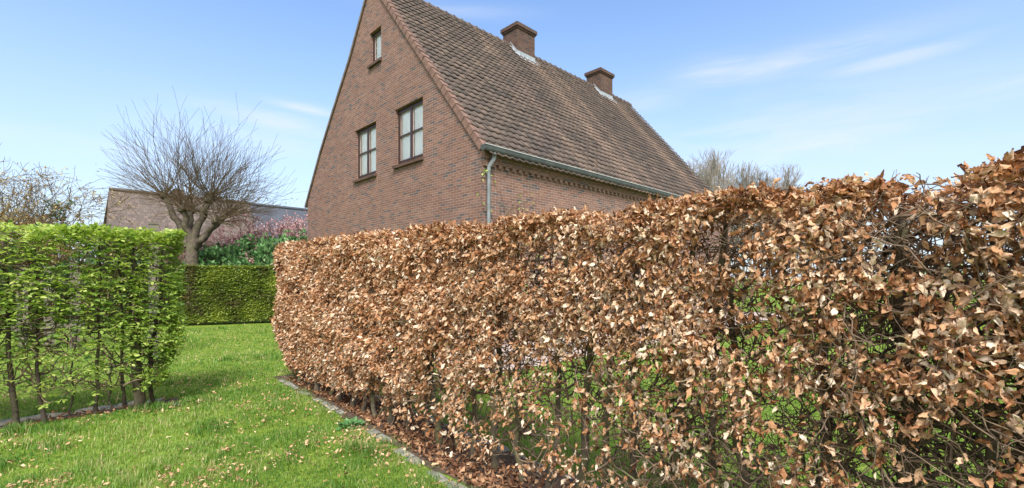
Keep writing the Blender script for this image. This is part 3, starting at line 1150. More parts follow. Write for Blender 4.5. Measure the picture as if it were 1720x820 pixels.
n = 13500
Y_ = rng.uniform(-3.2, 1.04, n)
Z_ = rng.uniform(.12, 2.1, n)
zt = 2.09 + .02 * np.sin(Y_ * 7)
u = rng.uniform(size=n)
X_ = np.where(u < .5, -6.80 - np.abs(rng.normal(0, .07, n)), np.where(u < .72, rng.uniform(-7.35, -6.8, n), -7.35 + np.abs(rng.normal(0, .06, n))))
tp = rng.uniform(size=n) < .16
X_ = np.where(tp, rng.uniform(-7.38, -6.8, n), X_)
Z_ = np.where(tp, zt - np.abs(rng.normal(0, .05, n)), Z_)
en = rng.uniform(size=n) < .07
Y_ = np.where(en, 1.03 - np.abs(rng.normal(0, .05, n)), Y_)
X_ = np.where(en, rng.uniform(-7.35, -6.82, n), X_)
Pg = np.stack([X_, Y_, Z_], -1)
Pg[:, 0] += noise3(Pg, 2., 4.) * .07
# the end tapers in towards the foot
lim = 1.05 - .30 * np.clip((1.0 - Pg[:, 2]) / 1.0, 0, 1)
Pg[:, 1] = np.minimum(Pg[:, 1], lim)
cl = noise3(Pg, 2.6, 31.)
cl2 = noise3(Pg, 6.5, 8.)
endk = np.clip((Pg[:, 1] - .35) / .35, 0, 1)
lowz = .84 - .40 * endk
dz = 1 / (1 + np.exp(-(Pg[:, 2] - lowz) / .16))
dens = (.20 + .58 * dz) * np.clip((Pg[:, 2] - .15) / .3, 0, 1)
keep = rng.uniform(size=n) < dens * np.clip(1 + 1.7 * cl + 1.1 * cl2, .03, 2)
Pg, cl = Pg[keep], cl[keep]
outd = np.where((Pg[:, 0] > -7.07)[:, None], np.array([[1., 0, .1]]), np.array([[-1., 0, .1]]))
outd = np.where((Pg[:, 1] > .9)[:, None], outd * .3 + np.array([[0, .8, .1]]), outd)
outd = np.where((Pg[:, 2] > 2.0)[:, None], outd * .5 + np.array([[0, .0, .7]]), outd)
NL = 5
P_, A_, N_, S_ = sprays(Pg, outd, NL, (.034, .058), .12)
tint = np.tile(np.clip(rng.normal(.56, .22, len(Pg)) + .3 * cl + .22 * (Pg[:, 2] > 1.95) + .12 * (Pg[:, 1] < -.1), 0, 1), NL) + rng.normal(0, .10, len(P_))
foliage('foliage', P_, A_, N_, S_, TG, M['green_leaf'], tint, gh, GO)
print('green leaves', len(P_))
gt = [(-6.97, -.35, 1.25), (-6.93, -.14, 1.0), (-7.09, .05, .5), (-7.05, .26, .95), (-7.15, .52, .9), (-6.97, .65, 2.7), (-7.12, .80, 1.1), (-7.02, .40, .45), (-7.0, -.62, 1.0), (-7.05, -.95, 1.1), (-7.0, -1.3, .9), (-7.05, -1.65, 1.1), (-7.0, -2.0, 1.2), (-7.05, -2.4, .9), (-7.0, -2.8, 1.1)]
for i, (x, y, k) in enumerate(gt):
    V, Q = trunk_with_limbs((x, y, -.03), (-7.07 + random.uniform(-.08, .08), y + random.uniform(-.08, .05), 1.95 if k > .6 else 1.1), .021 * k, .010 * k, 20 if k > .6 else 9, (.8, 1.), .25, 300 + i, limb_r=.36)
    mesh_from('trunk', V - GO, [Q], M['bark_green'], gh, smooth=True)
T1 = hedge_twigs(2600, (-7.3, -6.85, -3.1, .92, .25, 2.0), (.1, .1, .3), (.12, .4), (.004, .0013), 6, lambda p: np.clip(.35 + .4 * p[:, 2] / 2, 0, 1))
T2 = hedge_twigs(600, (-7.2, -6.95, -3.1, .85, .3, 1.9), (.0, .2, .35), (.3, .6), (.007, .0025), 7, None)
for T in (T1, T2):
    T[0][..., 0] = np.clip(T[0][..., 0], -7.4, -6.76)
    T[0][..., 1] = np.minimum(T[0][..., 1], 1.03 - .28 * np.clip((1.0 - T[0][..., 2]), 0, 1))
    T[0][..., 2] = np.clip(T[0][..., 2], .1, 2.12)
V, Q = merge([tubes(*T1, 3), tubes(*T2, 4)])
mesh_from('twigs', V - GO, [Q], M['twig'], gh)

# ---- low dense hedge across the far end of the lawn
A0, A1 = np.array([-18.6, .3]), np.array([-16.55, 5.9])
dh = (A1 - A0) / np.linalg.norm(A1 - A0)
sh = np.array([dh[1], -dh[0]])       # towards the camera
Lh = np.linalg.norm(A1 - A0)
fh = thing('clipped_hedge', 'low dense dark green clipped hedge closing the far end of the lawn', 'hedge', (*((A0 + A1) / 2), 0))
FO = np.array([*((A0 + A1) / 2), 0])
n = 26000
s_ = rng.uniform(0, Lh, n)
u = rng.uniform(size=n)
w_ = np.where(u < .6, .0 - np.abs(rng.normal(0, .05, n)), rng.uniform(-.7, 0, n))
z_ = rng.uniform(.10, 1.92, n)
tp = rng.uniform(size=n) < .2
z_ = np.where(tp, 1.93 - np.abs(rng.normal(0, .03, n)), z_)
w_ = np.where(tp, rng.uniform(-.75, 0, n), w_)
Pf = np.stack([A0[0] + dh[0] * s_ + sh[0] * w_, A0[1] + dh[1] * s_ + sh[1] * w_, z_], -1)
cl = noise3(Pf, 1.8, 9.)
Pf[:, :2] += sh * (noise3(Pf, 1.7, 2.) * .08)[:, None]
keep = rng.uniform(size=n) < np.clip(.85 + .9 * cl, .3, 1) * np.clip((z_ - .05) / .15, 0, 1)
Pf, cl, zk = Pf[keep], cl[keep], z_[keep]
o3 = np.array([sh[0], sh[1], .25])
P_, A_, N_, S_ = sprays(Pf, np.repeat(o3[None], len(Pf), 0), 4, (.05, .08), .12)
tint = np.tile(np.clip(.50 + .8 * cl + rng.normal(0, .18, len(Pf)) - .30 * ((zk > 1.7) & (noise3(Pf, .9, 77.) > 0)), 0, 1), 4)
foliage('foliage', P_, A_, N_, S_, TG, M['dull_leaf'], tint, fh, FO)
parts = []
for i in range(22):
    q = A0 + dh * (i + .5) * Lh / 22 - sh * .3
    V, Q = trunk_with_limbs((*q, -.02), (q[0], q[1], 1.8), .03, .012, 8, (1, 1), .3, 700 + i, sides=6)
    mesh_from('trunk', V - FO, [Q], M['bark'], fh, smooth=True)
b_ = hedge_twigs(1500, (0, Lh, -.65, -.04, .15, 1.9), (0, .2, .3), (.15, .4), (.006, .002), 5)
Pt = b_[0].copy()
Pt[..., 2] = np.clip(Pt[..., 2], .05, 1.95)
Pt[..., 1] = np.clip(Pt[..., 1], -.7, .02)
W = np.stack([A0[0] + dh[0] * Pt[..., 0] + sh[0] * Pt[..., 1], A0[1] + dh[1] * Pt[..., 0] + sh[1] * Pt[..., 1], Pt[..., 2]], -1)
V, Q = tubes(W, b_[1], 3)
mesh_from('twigs', V - FO, [Q], M['twig'], fh)

# ------------------------------------------------------------------ edging stones
ico = None


def stone_mesh(seed, sx, sy, sz):
    r = np.random.default_rng(seed)
    b = MB()
    b.box(-sx / 2, sx / 2, -sy / 2, sy / 2, -sz * .6, sz * .4)
    o = b.build('edging_stone', M['stone'])
    me = o.data
    co = np.empty(len(me.vertices) * 3, dtype=np.float32)
    me.vertices.foreach_get('co', co)
    co = co.reshape(-1, 3)
    keys = {}
    for i, c in enumerate(co):
        k_ = tuple(np.round(c, 3))
        if k_ not in keys:
            keys[k_] = r.normal(0, .010, 3)
        co[i] += keys[k_]
    me.vertices.foreach_set('co', co.ravel())
    import bmesh
    bm = bmesh.new()
    bm.from_mesh(me)
    bmesh.ops.remove_doubles(bm, verts=bm.verts, dist=.0015)
    bmesh.ops.bevel(bm, geom=list(bm.edges), offset=.022, segments=3, profile=.6, affect='EDGES')
    for f in bm.faces:
        f.smooth = True
    bm.to_mesh(me)
    bm.free()
    return o


protos = [stone_mesh(i, .17 + .02 * (i % 3), .12, .09) for i in range(6)]
used = [0]


def place_stone(x, y, rz, lab, grp, sink=0.):
    p = protos[used[0] % 6]
    o = p if used[0] < 6 else p.copy()
    if o is not p:
        C.objects.link(o)
    used[0] += 1
    o.location = (x, y, random.uniform(-.036, -.014) + sink * 1.2)
    o.rotation_euler = (random.uniform(-.08, .08), random.uniform(-.08, .08), rz + random.uniform(-.15, .15))
    sc = random.uniform(.85, 1.15)
    o.scale = (sc, random.uniform(.6, .95), 1)
    tag(o, lab, 'stone', grp)


x = -7.3
while x < -.8:
    place_stone(x, np.interp(x, [-7, -6.3, -4.7, -4.1, -2.9, 1.6], [2.46, 2.43, 2.39, 2.33, 2.21, 2.14]) - .13, -.05, 'grey cobble in the edging row between the lawn and the foot of the brown hedge', 'front edging row of the brown hedge')
    x += random.uniform(.185, .25) + (.25 if random.random() < .12 else 0)
x = -6.6
while x < -.8:
    place_stone(x, np.interp(x, [-6.6, 1.6], [2.90, 2.72]), -.03, 'grey cobble in the edging row behind the stems of the brown hedge', 'back edging row of the brown hedge')
    x += random.uniform(.19, .26)
y = -2.4
while y < .98:
    place_stone(-7.20, y, math.pi / 2, 'pale grey cobble in the edging row behind the green hedge stems', 'edging row of the green hedge', .022)
    y += random.uniform(.19, .24)
for q in ((-6.88, .99), (-7.04, 1.03)):
    place_stone(*q, .2, 'pale grey cobble closing the end of the green hedge bed', 'cobbles at the end of the green hedge')

# ------------------------------------------------------------------ grass, fallen leaves, litter
def in_bed(x, y):
    front = np.interp(x, [-7, -6.3, -4.7, -4.1, -2.9, 1.6], [2.46, 2.43, 2.39, 2.33, 2.21, 2.14]) - .135 + rng.normal(0, .05, len(x))
    b1 = (x > -7.5) & (x < 2.1) & (y > front) & (y < np.interp(x, [-6.6, 1.6], [2.90, 2.72]) + .04)
    b2 = (x > -7.26) & (x < -6.93) & (y < 1.05)
    b3 = (x < -5.4) & (x > -17.8) & (y > 5.0) & (x > -7.7)
    b4 = (x < XW) & (x > XL) & (y > YG)
    return b1 | b2 | b3 | b4


def scatter(n_per, rings):
    """points over the lawn, denser near by; rings (d0, d1, density per m2) measured along the ground"""
    out = []
    a_f = YAW
    for d0, d1, dens in rings:
        half = math.radians(50)
        area = .5 * (d1 ** 2 - d0 ** 2) * 2 * half
        m_ = int(area * dens)
        rr = np.sqrt(rng.uniform(d0 ** 2, d1 ** 2, m_))
        th = rng.uniform(-half, half, m_) + a_f
        out.append(np.stack([-np.sin(th) * rr, np.cos(th) * rr], -1))
    P = np.concatenate(out)
    return P


G = scatter(0, [(2.0, 3.6, 13000), (3.6, 5.2, 7500), (5.2, 7.5, 3600), (7.5, 11, 1500), (11, 17, 520)])
x, y = G[:, 0], G[:, 1]
bhd = (y > 2.2) & (x > -7.6)
keep = ~in_bed(x, y)
keep &= ~((y > 3) & (x > -7.5) & (rng.uniform(size=len(x)) < .45))
keep &= ~((x < -7.4) & (y < 1.0) & (rng.uniform(size=len(x)) < .4))
keep &= ~((y > 5.9) & (x < -16))
G = G[keep]
G3 = np.concatenate([G, np.zeros((len(G), 1))], 1)
gn = noise3(G3, .9, 20.)
gn2 = noise3(G3, 3.5, 40.)
keep = rng.uniform(size=len(G)) < np.clip(.78 + .8 * gn2, .18, 1)
G3, gn, gn2 = G3[keep], gn[keep], gn2[keep]
dist = np.linalg.norm(G3[:, :2], axis=1)
n = len(G3)
hgt = rng.uniform(.018, .048, n) * (1 + .7 * np.clip(gn2, 0, 1) + .35 * gn)
tuft = noise3(G3, 1.7, 61.)
hgt *= np.where(tuft > .36, 2.1, np.where(tuft > .2, 1.35, 1.0))
wd = rng.uniform(.0011, .0022, n) * np.clip(dist / 4.0, 1, 3.2)
ang = rng.uniform(0, 2 * math.pi, n)
ld = np.stack([np.cos(ang), np.sin(ang), np.zeros(n)], -1)
sd = np.stack([-np.sin(ang), np.cos(ang), np.zeros(n)], -1)
bend = rng.uniform(.15, .95, n)[:, None] * hgt[:, None]
V0 = G3 - sd * wd[:, None]
V1_ = G3 + sd * wd[:, None]
mid = G3 + ld * bend * .3 + np.array([0, 0, 1]) * hgt[:, None] * .6
V2_ = mid - sd * wd[:, None] * .8
V3_ = mid + sd * wd[:, None] * .8
V4 = G3 + ld * bend + np.array([0, 0, 1]) * hgt[:, None] * .95
V = np.stack([V0, V1_, V2_, V3_, V4], 1).reshape(-1, 3)
bi = np.arange(n) * 5
Qs = np.stack([bi, bi + 1, bi + 3, bi + 2], -1)
Ts = np.stack([bi + 2, bi + 3, bi + 4], -1)
tint = np.clip(.46 + .42 * gn + rng.normal(0, .17, n) + .0 * tuft - .15 * (tuft > .33), 0, 1)
thatch = np.clip(noise3(G3, 4.5, 131.) * 1.3 + noise3(G3, 1.1, 17.) * .6, 0, 1)
tint = np.where(rng.uniform(size=n) < .04 + .55 * thatch, rng.uniform(.86, 1, n), tint)
hgt0 = thatch
gr = mesh_from('grass', V, [Qs, Ts], M['grass'], tint=np.repeat(tint, 5))
tag(gr, 'short bright green lawn grass with fallen leaves in it', 'grass', kind='stuff')
print('grass', n)

# fallen leaves on the lawn
F_ = scatter(0, [(2.2, 5.0, 800), (5.0, 9, 260), (9, 16, 60)])
F3 = np.concatenate([F_, np.zeros((len(F_), 1))], 1)
fn_ = noise3(F3, 1.1, 90.)
fn2 = noise3(F3, 5, 91.)
keep = (~in_bed(F_[:, 0], F_[:, 1])) & (rng.uniform(size=len(F_)) < np.clip(.28 + 1.9 * fn_ + 2.0 * fn2, .02, 1)) & ~((F_[:, 1] > 2.9) & (F_[:, 0] > -6))
F3 = F3[keep]
xe = rng.uniform(-7.2, -2.2, 240)
ye = np.interp(xe, [-7, -6.3, -4.7, -4.1, -2.9, 1.6], [2.46, 2.43, 2.39, 2.33, 2.21, 2.14]) - .16 - np.abs(rng.normal(0, .28, 240))
F3 = np.concatenate([F3, np.stack([xe, ye, ye * 0], -1)])
n = len(F3)
F3[:, 2] = rng.uniform(.012, .042, n)
ax = rand_dir(n) * np.array([1, 1, .25])
nr = norm(np.array([0, 0, 1]) + rng.normal(0, .4, (n, 3)))
fl = foliage('fallen_leaves', F3, ax, nr, rng.uniform(.010, .040, n), TB2, M['litter'], rng.normal(.66, .2, n))
tag(fl, 'dry fallen leaves scattered over the green lawn', 'fallen leaves', kind='stuff')
# leaf and bark litter on the two hedge beds
n = 5200
x = rng.uniform(-7.4, 1.9, n)
y = np.interp(x, [-7, -6.3, -4.7, -4.1, -2.9, 1.6], [2.46, 2.43, 2.39, 2.33, 2.21, 2.14]) - .05 + np.abs(rng.normal(.05, .28, n)) % .6
P1 = np.stack([x, y, rng.uniform(.008, .03, n)], -1)
n2 = 260
P2 = np.stack([rng.uniform(-7.28, -6.9, n2), rng.uniform(-2.8, 1.0, n2), rng.uniform(.008, .03, n2)], -1)
PL = np.concatenate([P1, P2])
n = len(PL)
ll = foliage('leaf_litter', PL, rand_dir(n) * np.array([1, 1, .3]), norm(np.array([0, 0, 1]) + rng.normal(0, .45, (n, 3))), rng.uniform(.03, .065, n), TB2, M['litter'], rng.normal(.28, .24, n))
tag(ll, 'brown leaf litter covering the soil under the hedges', 'leaf litter', kind='stuff')

# small leafy weed in the lawn beside the edging
wd_ = thing('weed', 'small dark green leafy weed in the lawn beside the cobble edging', 'plant', (-4.55, 2.12, 0))
n = 70
a_ = rng.uniform(0, 6.28, n)
ax = np.stack([np.cos(a_), np.sin(a_), rng.uniform(.2, 1.3, n)], -1)
pp = np.stack([np.cos(a_), np.sin(a_), np.zeros(n)], -1) * rng.uniform(0, .09, n)[:, None] + np.array([-4.55, 2.12, .02])
foliage('foliage', pp, ax, np.array([0, 0, 1]) + rng.normal(0, .3, (n, 3)), rng.uniform(.05, .09, n), TS, M['laurel'], rng.uniform(.1, .6, n), wd_, (-4.55, 2.12, 0))


# ------------------------------------------------------------------ trees
def grow(start, d, length, radius, levels, rr, out, up=.15, jit=.22, kids=(3, 5), ratio=.62, ang=.6, npts=7, tipfrac=.3, minfrac=.25, tips=None):
    p = np.array(start, float)
    d = np.array(d, float)
    d /= np.linalg.norm(d)
    pts, dirs = [p.copy()], [d.copy()]
    for k in range(npts - 1):
        d = d + rr.normal(0, jit, 3) + np.array([0, 0, up])
        d /= np.linalg.norm(d)
        p = p + d * length / (npts - 1)
        pts.append(p.copy())
        dirs.append(d.copy())
    out.append((np.array(pts), np.linspace(radius, radius * tipfrac, npts), levels))
    if levels <= 0:
        if tips is not None:
            tips.extend(pts[2:])
        return
    for k in range(rr.integers(*kids)):
        f_ = rr.uniform(minfrac, 1)
        i = min(int(f_ * (npts - 1)), npts - 2)
        q = pts[i] + (pts[i + 1] - pts[i]) * (f_ * (npts - 1) - i)
        side = rr.normal(size=3)
        side -= side.dot(dirs[i]) * dirs[i]
        side /= np.linalg.norm(side) + 1e-9
        a = rr.uniform(.6, 1.3) * ang
        nd = dirs[i] * math.cos(a) + side * math.sin(a)
        grow(q, nd, length * ratio * rr.uniform(.7, 1.2), radius * (1 - .6 * f_) * .6, levels - 1, rr, out, up, jit, kids, ratio, ang, npts, tipfrac, minfrac, tips)


def branches_mesh(out, off, rmin=.006):
    out = [(P, np.maximum(R, rmin), lv) for P, R, lv in out]
    byside = {}
    for P, R, lv in out:
        s = 8 if R[0] > .06 else (5 if R[0] > .015 else 3)
        byside.setdefault((s, len(P)), []).append((P, R))
    return merge([tubes(np.array([p for p, _ in v]) - np.array(off), np.array([r for _, r in v]), s) for (s, _), v in byside.items()])


# pollarded willow
wx, wy = -21.66, 3.6
wl = thing('pollard_tree', 'bare pollarded tree with knobbly heads and a fan of thin shoots behind the low hedge', 'tree', (wx, wy, 0))
WO = (wx, wy, 0)
rr = np.random.default_rng(4)
RGT = np.array([math.cos(YAW), math.sin(YAW), 0])      # world direction, roughly parallel to the low hedge
parts = []
tp_ = np.array([(wx, wy, -.05), (wx + .01, wy, .6), (wx - .02, wy, 1.3), (wx, wy, 1.9), (wx + .02, wy, 2.4), (wx, wy, 2.85), (wx - .02, wy, 3.15)])
parts.append(tubes(tp_[None], [[.35, .28, .25, .23, .22, .18, .13]], 16))
heads = [(-1.12, 0.1, 4.75, .17), (.50, .25, 4.62, .16), (1.12, -.25, 3.72, .15), (-.15, -.3, 4.2, .16), (.25, .7, 4.9, .15), (-.6, .8, 4.3, .14), (.9, .9, 4.2, .12)]
DPT = np.array([-math.sin(YAW), math.cos(YAW), 0])
hp = []
for a_, b_, z_, r_ in heads:
    e_ = np.array([wx, wy, 0]) + RGT * a_ + DPT * b_ + np.array([0, 0, z_])
    s0 = np.array([wx, wy, 2.75]) + RGT * a_ * .12
    P = strand(s0, e_, 8, .05, -.1 if a_ < 1 else .12)
    parts.append(tubes(P[None], [np.linspace(.15, r_ * .55, 8)], 10))
    # knobbly head: a cluster of short lumps
    for k in range(9):
        dq = norm(rr.normal(size=3) + np.array([0, 0, .4]))
        Pk = np.stack([e_ - dq * .05, e_ + dq * .06, e_ + dq * .15, e_ + dq * .19])
        parts.append(tubes(Pk[None], [[.10, .13, .09, .02]], 7))
    hp.append(e_)
V, Q = merge(parts)
mesh_from('trunk', V - np.array(WO), [Q], M['willow'], wl, smooth=True)
out = []
cen = np.array([wx, wy, 3.1])
for hi_, e_ in enumerate(hp):
    radial = e_ - cen
    radial = radial / np.linalg.norm(radial)
    for k in range(58):
        dq = norm(rr.normal(size=3) * np.array([1, 1, .9]) + radial * .75)
        if dq[2] < -.35:
            dq[2] = abs(dq[2])
        if k % 9 == 0:
            dq = norm(dq + np.array([0, 0, -.6]))
        ln_ = rr.uniform(1.1, 2.35) * (.95 + .42 * max(0, dq[2]))
        if dq[2] < 0:
            ln_ *= .5
        grow(e_ + dq * .1, dq, ln_, rr.uniform(.007, .016), 1, rr, out, up=.03, jit=.09, kids=(4, 8), ratio=.42, ang=.45, npts=7, tipfrac=.3, minfrac=.35)
V, Q = branches_mesh(out, WO, .0042)
mesh_from('crown', V, [Q], M['shoot'], wl)


def small_tree(name, label, cat, loc, height, spread, seed, leafmat=None, nleaf=0, lsize=(.05, .1), barkm='shoot', levels=4, trunk=.12, up=.10, ang=.65, part='crown', tintm=.5, jit=.2, multi=1, group=None, trunk_h=.25, ratio=.66, tpl=None, kids=(3, 6)):
    rr = np.random.default_rng(seed)
    root = thing(name, label, cat, loc, group)
    out, tips = [], []
    loc = np.array(loc, float)
    for m_ in range(multi):
        d = np.array([rr.normal(0, spread * .5), rr.normal(0, spread * .5), 1.0])
        grow(loc + np.array([rr.normal(0, .12), rr.normal(0, .12), -.05]) * (multi > 1), d, height * .6, trunk, levels, rr, out, up, jit, kids, ratio, ang, 7, .4, trunk_h, tips)
    zmax = np.percentile(np.array(tips)[:, 2], 93) - loc[2]
    k = height / zmax
    out = [((P - loc) * k + loc, R * k, lv) for P, R, lv in out]
    tips = (np.array(tips) - loc) * k + loc
    zc = loc[2] + height * 1.06
    tips = tips[tips[:, 2] < zc]
    out = [o for o in out if o[2] >= levels or o[0][:, 2].max() < zc]
    V, Q = branches_mesh([o for o in out if o[2] >= levels], loc)
    mesh_from('trunk', V, [Q], M[barkm], root, smooth=True)
    V, Q = branches_mesh([o for o in out if o[2] < levels], loc)
    mesh_from(part, V, [Q], M[barkm], root)
    if nleaf:
        idx = rr.integers(0, len(tips), nleaf)
        P = tips[idx] + rr.normal(0, .035, (nleaf, 3))
        foliage('foliage' if leafmat != 'magnolia' else 'blossom', P, rand_dir(nleaf) + np.array([0, 0, .4]), rand_dir(nleaf) + np.array([.3, -.6, .8]), rr.uniform(*lsize, nleaf), tpl or TS, M[leafmat], rr.normal(tintm, .22, nleaf), root, loc)
    return root


def at(px, d):
    r = (px - 860) / 770.35 * d
    return (-math.sin(YAW) * d + math.cos(YAW) * r, math.cos(YAW) * d + math.sin(YAW) * r, 0)


# magnolia, laurels and shrubs behind the low hedge
small_tree('magnolia_tree', 'wide magnolia in pink blossom beside the gable corner', 'tree', at(478, 22), 4.35, .75, 21, 'magnolia', 8000, (.08, .15), 'shoot', 4, .09, .05, .75, tintm=.5, multi=5, jit=.2)
small_tree('magnolia_tree', 'smaller pink-flowering magnolia left of the wide one', 'tree', at(425, 21.5), 3.95, .8, 22, 'magnolia', 4500, (.07, .13), 'shoot', 4, .08, .05, .75, tintm=.45, multi=4, jit=.2)


def bush(name, label, loc, rx, ry, h, n, mat, size, seed, tpl=TS, up=.5, cat='shrub', z0=.05, tm=.5, group=None):
    rr = np.random.default_rng(seed)
    root = thing(name, label, cat, loc, group)
    th = rr.uniform(0, 2 * math.pi, n)
    ph = np.arccos(rr.uniform(-.1, 1, n))
    rad = np.clip(rr.normal(.86, .13, n), .3, 1.08)
    dirs = np.stack([np.sin(ph) * np.cos(th), np.sin(ph) * np.sin(th), np.cos(ph)], -1)
    P = dirs * rad[:, None] * np.array([rx, ry, h * .62]) + np.array([0, 0, h * .38])
    nz = noise3(P, 1.6, seed * 1.3)
    nz2 = noise3(P, 4, seed * 2.3)
    P += dirs * (nz * .35 + nz2 * .15)[:, None]
    P[:, 2] = np.clip(P[:, 2], z0, None)
    keep = rr.uniform(size=n) < np.clip(.8 + 1.3 * nz2, .1, 1)
    P, dirs, nz = P[keep], dirs[keep], nz[keep]
    n = len(P)
    # whorls: leaves fan out from each shoot tip
    k = 6
    PP = np.repeat(P, k, 0) + rr.normal(0, .03, (n * k, 3))
    DD = norm(np.repeat(dirs, k, 0) * .7 + rr.normal(0, .6, (n * k, 3)) + np.array([0, 0, up]))
    foliage('foliage', PP + np.array(loc), DD, rr.normal(0, .5, (n * k, 3)) + np.array([0, 0, 1]), rr.uniform(*size, n * k), tpl, M[mat], np.repeat(rr.normal(tm, .18, n) + .3 * nz, k) + rr.normal(0, .1, n * k), root, loc)
    paths, rads = [], []
    for i in range(min(60, n)):
        q = P[rr.integers(0, n)]
        paths.append(strand((rr.normal(0, .08), rr.normal(0, .08), 0), q, 6, .08))
        rads.append(np.linspace(.02, .006, 6))
    V, Q = tubes(paths, rads, 5)
    mesh_from('stem', V, [Q], M['shoot'], root)
    return root


bush('laurel_bush', 'broad glossy green laurel bush just right of the pollarded trunk', at(372, 19.2), 1.5, 1.2, 2.75, 1100, 'laurel', (.12, .2), 31)
bush('laurel_bush', 'tall glossy green laurel bush next to the end of the brown hedge', at(440, 19.4), 1.7, 1.3, 3.15, 1300, 'laurel', (.12, .2), 32)
bush('laurel_bush', 'dark laurel bush tucked against the house corner', at(497, 20.3), 1.4, 1.2, 3.4, 900, 'laurel', (.12, .2), 33)
small_tree('deciduous_shrub', 'twiggy brownish shrub behind the laurels right of the pollarded tree', 'shrub', at(372, 22), 3.6, 1.5, 41, 'shrub_leaf', 2200, (.05, .09), 'shoot', 4, .05, .02, .7, multi=7)
small_tree('deciduous_shrub', 'olive-brown shrub left of the pollarded trunk behind the green hedge', 'shrub', at(288, 22), 3.0, 1.5, 42, 'shrub_leaf', 1500, (.05, .09), 'shoot', 4, .05, .02, .7, multi=6)
# far left group seen over the green hedge
small_tree('flowering_shrub', 'spreading shrub with bronze young leaves at the left edge above the green hedge', 'shrub', at(15, 17), 5.4, 1.2, 51, 'rust_leaf', 3500, (.06, .11), 'shoot', 4, .07, .02, .75, multi=6)
small_tree('flowering_shrub', 'lower bronze-leaved shrub between the left edge shrub and the small evergreen', 'shrub', at(75, 17), 4.5, 1.1, 52, 'rust_leaf', 3000, (.05, .10), 'shoot', 4, .06, .02, .75, multi=6)
small_tree('bare_tree', 'tall bare tree with many slender branches rising at the far left', 'tree', at(-25, 21), 8.2, 1.3, 53, 'rust_leaf', 500, (.025, .05), 'shoot', 4, .07, .08, .5, multi=7, jit=.12)
small_tree('evergreen_tree', 'small dark evergreen left of the brown-roofed farmhouse', 'tree', at(133, 18), 4.2, .5, 54, 'ever_leaf', 2200, (.07, .13), 'shoot', 4, .08, .06, .6)
small_tree('bare_tree', 'small budding tree right of the bronze shrubs with sparse grey-green leaves', 'tree', at(108, 20), 5.0, .8, 55, 'shrub_leaf', 700, (.04, .07), 'shoot', 4, .08, .05, .6)
small_tree('bare_tree', 'rounded distant tree with sparse buds over the slate roof', 'tree', at(462, 48), 10.9, 1.2, 56, 'shrub_leaf', 1500, (.14, .26), 'shoot', 5, .30, .02, .75, kids=(3, 5))
bush('flowering_shrub', 'dense bronze-leaved shrub at the left edge just above the green hedge', at(28, 16.5), 2.3, 1.5, 3.9, 1900, 'rust_leaf', (.05, .09), 57, up=.6)
bush('flowering_shrub', 'dense olive-bronze shrub right of the one at the left edge', at(95, 16.5), 1.6, 1.3, 3.35, 1200, 'rust_leaf', (.05, .09), 58, up=.6, tm=.35)
for q_, d_, h_, sd_, lb_ in ((20, 14.8, 2.5, 61, 'dark green shrub behind the timber screen, at the left edge'), (150, 15.5, 2.3, 62, 'dark green shrub seen through the green hedge, right of the timber screen'), (235, 15.5, 2.2, 63, 'dark green shrub behind the end of the green hedge')):
    bush('evergreen_shrub', lb_, at(q_, d_), 1.9, 1.0, h_, 1100, 'ever_leaf', (.07, .12), sd_)
for k_, (x_, y_, h_, lb_) in enumerate(((-1.5, 24, 2.0, 'green shrub beyond the paved path, nearest the house wall'), (2.5, 22, 1.9, 'green shrub beyond the lawn, second from the house wall'), (6.0, 19, 2.0, 'green shrub beyond the lawn, third from the house wall'), (9.0, 15.5, 1.9, 'green shrub beyond the lawn at the far right'))):
    bush('deciduous_shrub', lb_, (x_, y_, 0), 2.2, 1.6, h_, 700, 'shrub_leaf' if k_ % 2 else 'dull_leaf', (.07, .12), 70 + k_)
# second trunked shrubs further back fill the gap to the farmhouse
bush('deciduous_shrub', 'low dull green shrub in front of the farmhouse wall', at(225, 21), 1.9, 1.4, 2.35, 700, 'shrub_leaf', (.07, .12), 43)

# distant poplars on the right
pop = [(1168, 70, 19.5, 'leftmost thin poplar of the distant row, beside the roof edge'), (1192, 66, 18.4, 'second short poplar of the distant row from the roof'), (1203, 68, 20.3, 'tallest slender poplar of the distant row'),
       (1222, 72, 20.2, 'broad upright poplar right of the tallest one'), (1238, 70, 17.5, 'low poplar filling the gap right of the broad upright one'), (1262, 74, 19.8, 'loose bare poplar in the middle of the distant row'),
       (1277, 76, 17.6, 'small poplar just right of the middle of the distant row'), (1290, 74, 19.0, 'narrow bare poplar before the last broad one'), (1318, 76, 20.4, 'broad bare poplar at the right of the distant row'), (1335, 80, 17.5, 'short poplar against the right side of the last broad one'),
       (1180, 78, 19.6, 'thin poplar between the two leftmost ones'), (1248, 77, 18.5, 'faint poplar left of the loose bare one'), (1305, 79, 18.6, 'faint poplar filling the gap before the last broad one'), (1352, 84, 18.6, 'low faint poplar right of the last broad one'),
       (1372, 90, 20.0, 'faint poplar barely clearing the brown hedge'), (1398, 92, 19.6, 'rightmost faint poplar showing tips above the brown hedge')]
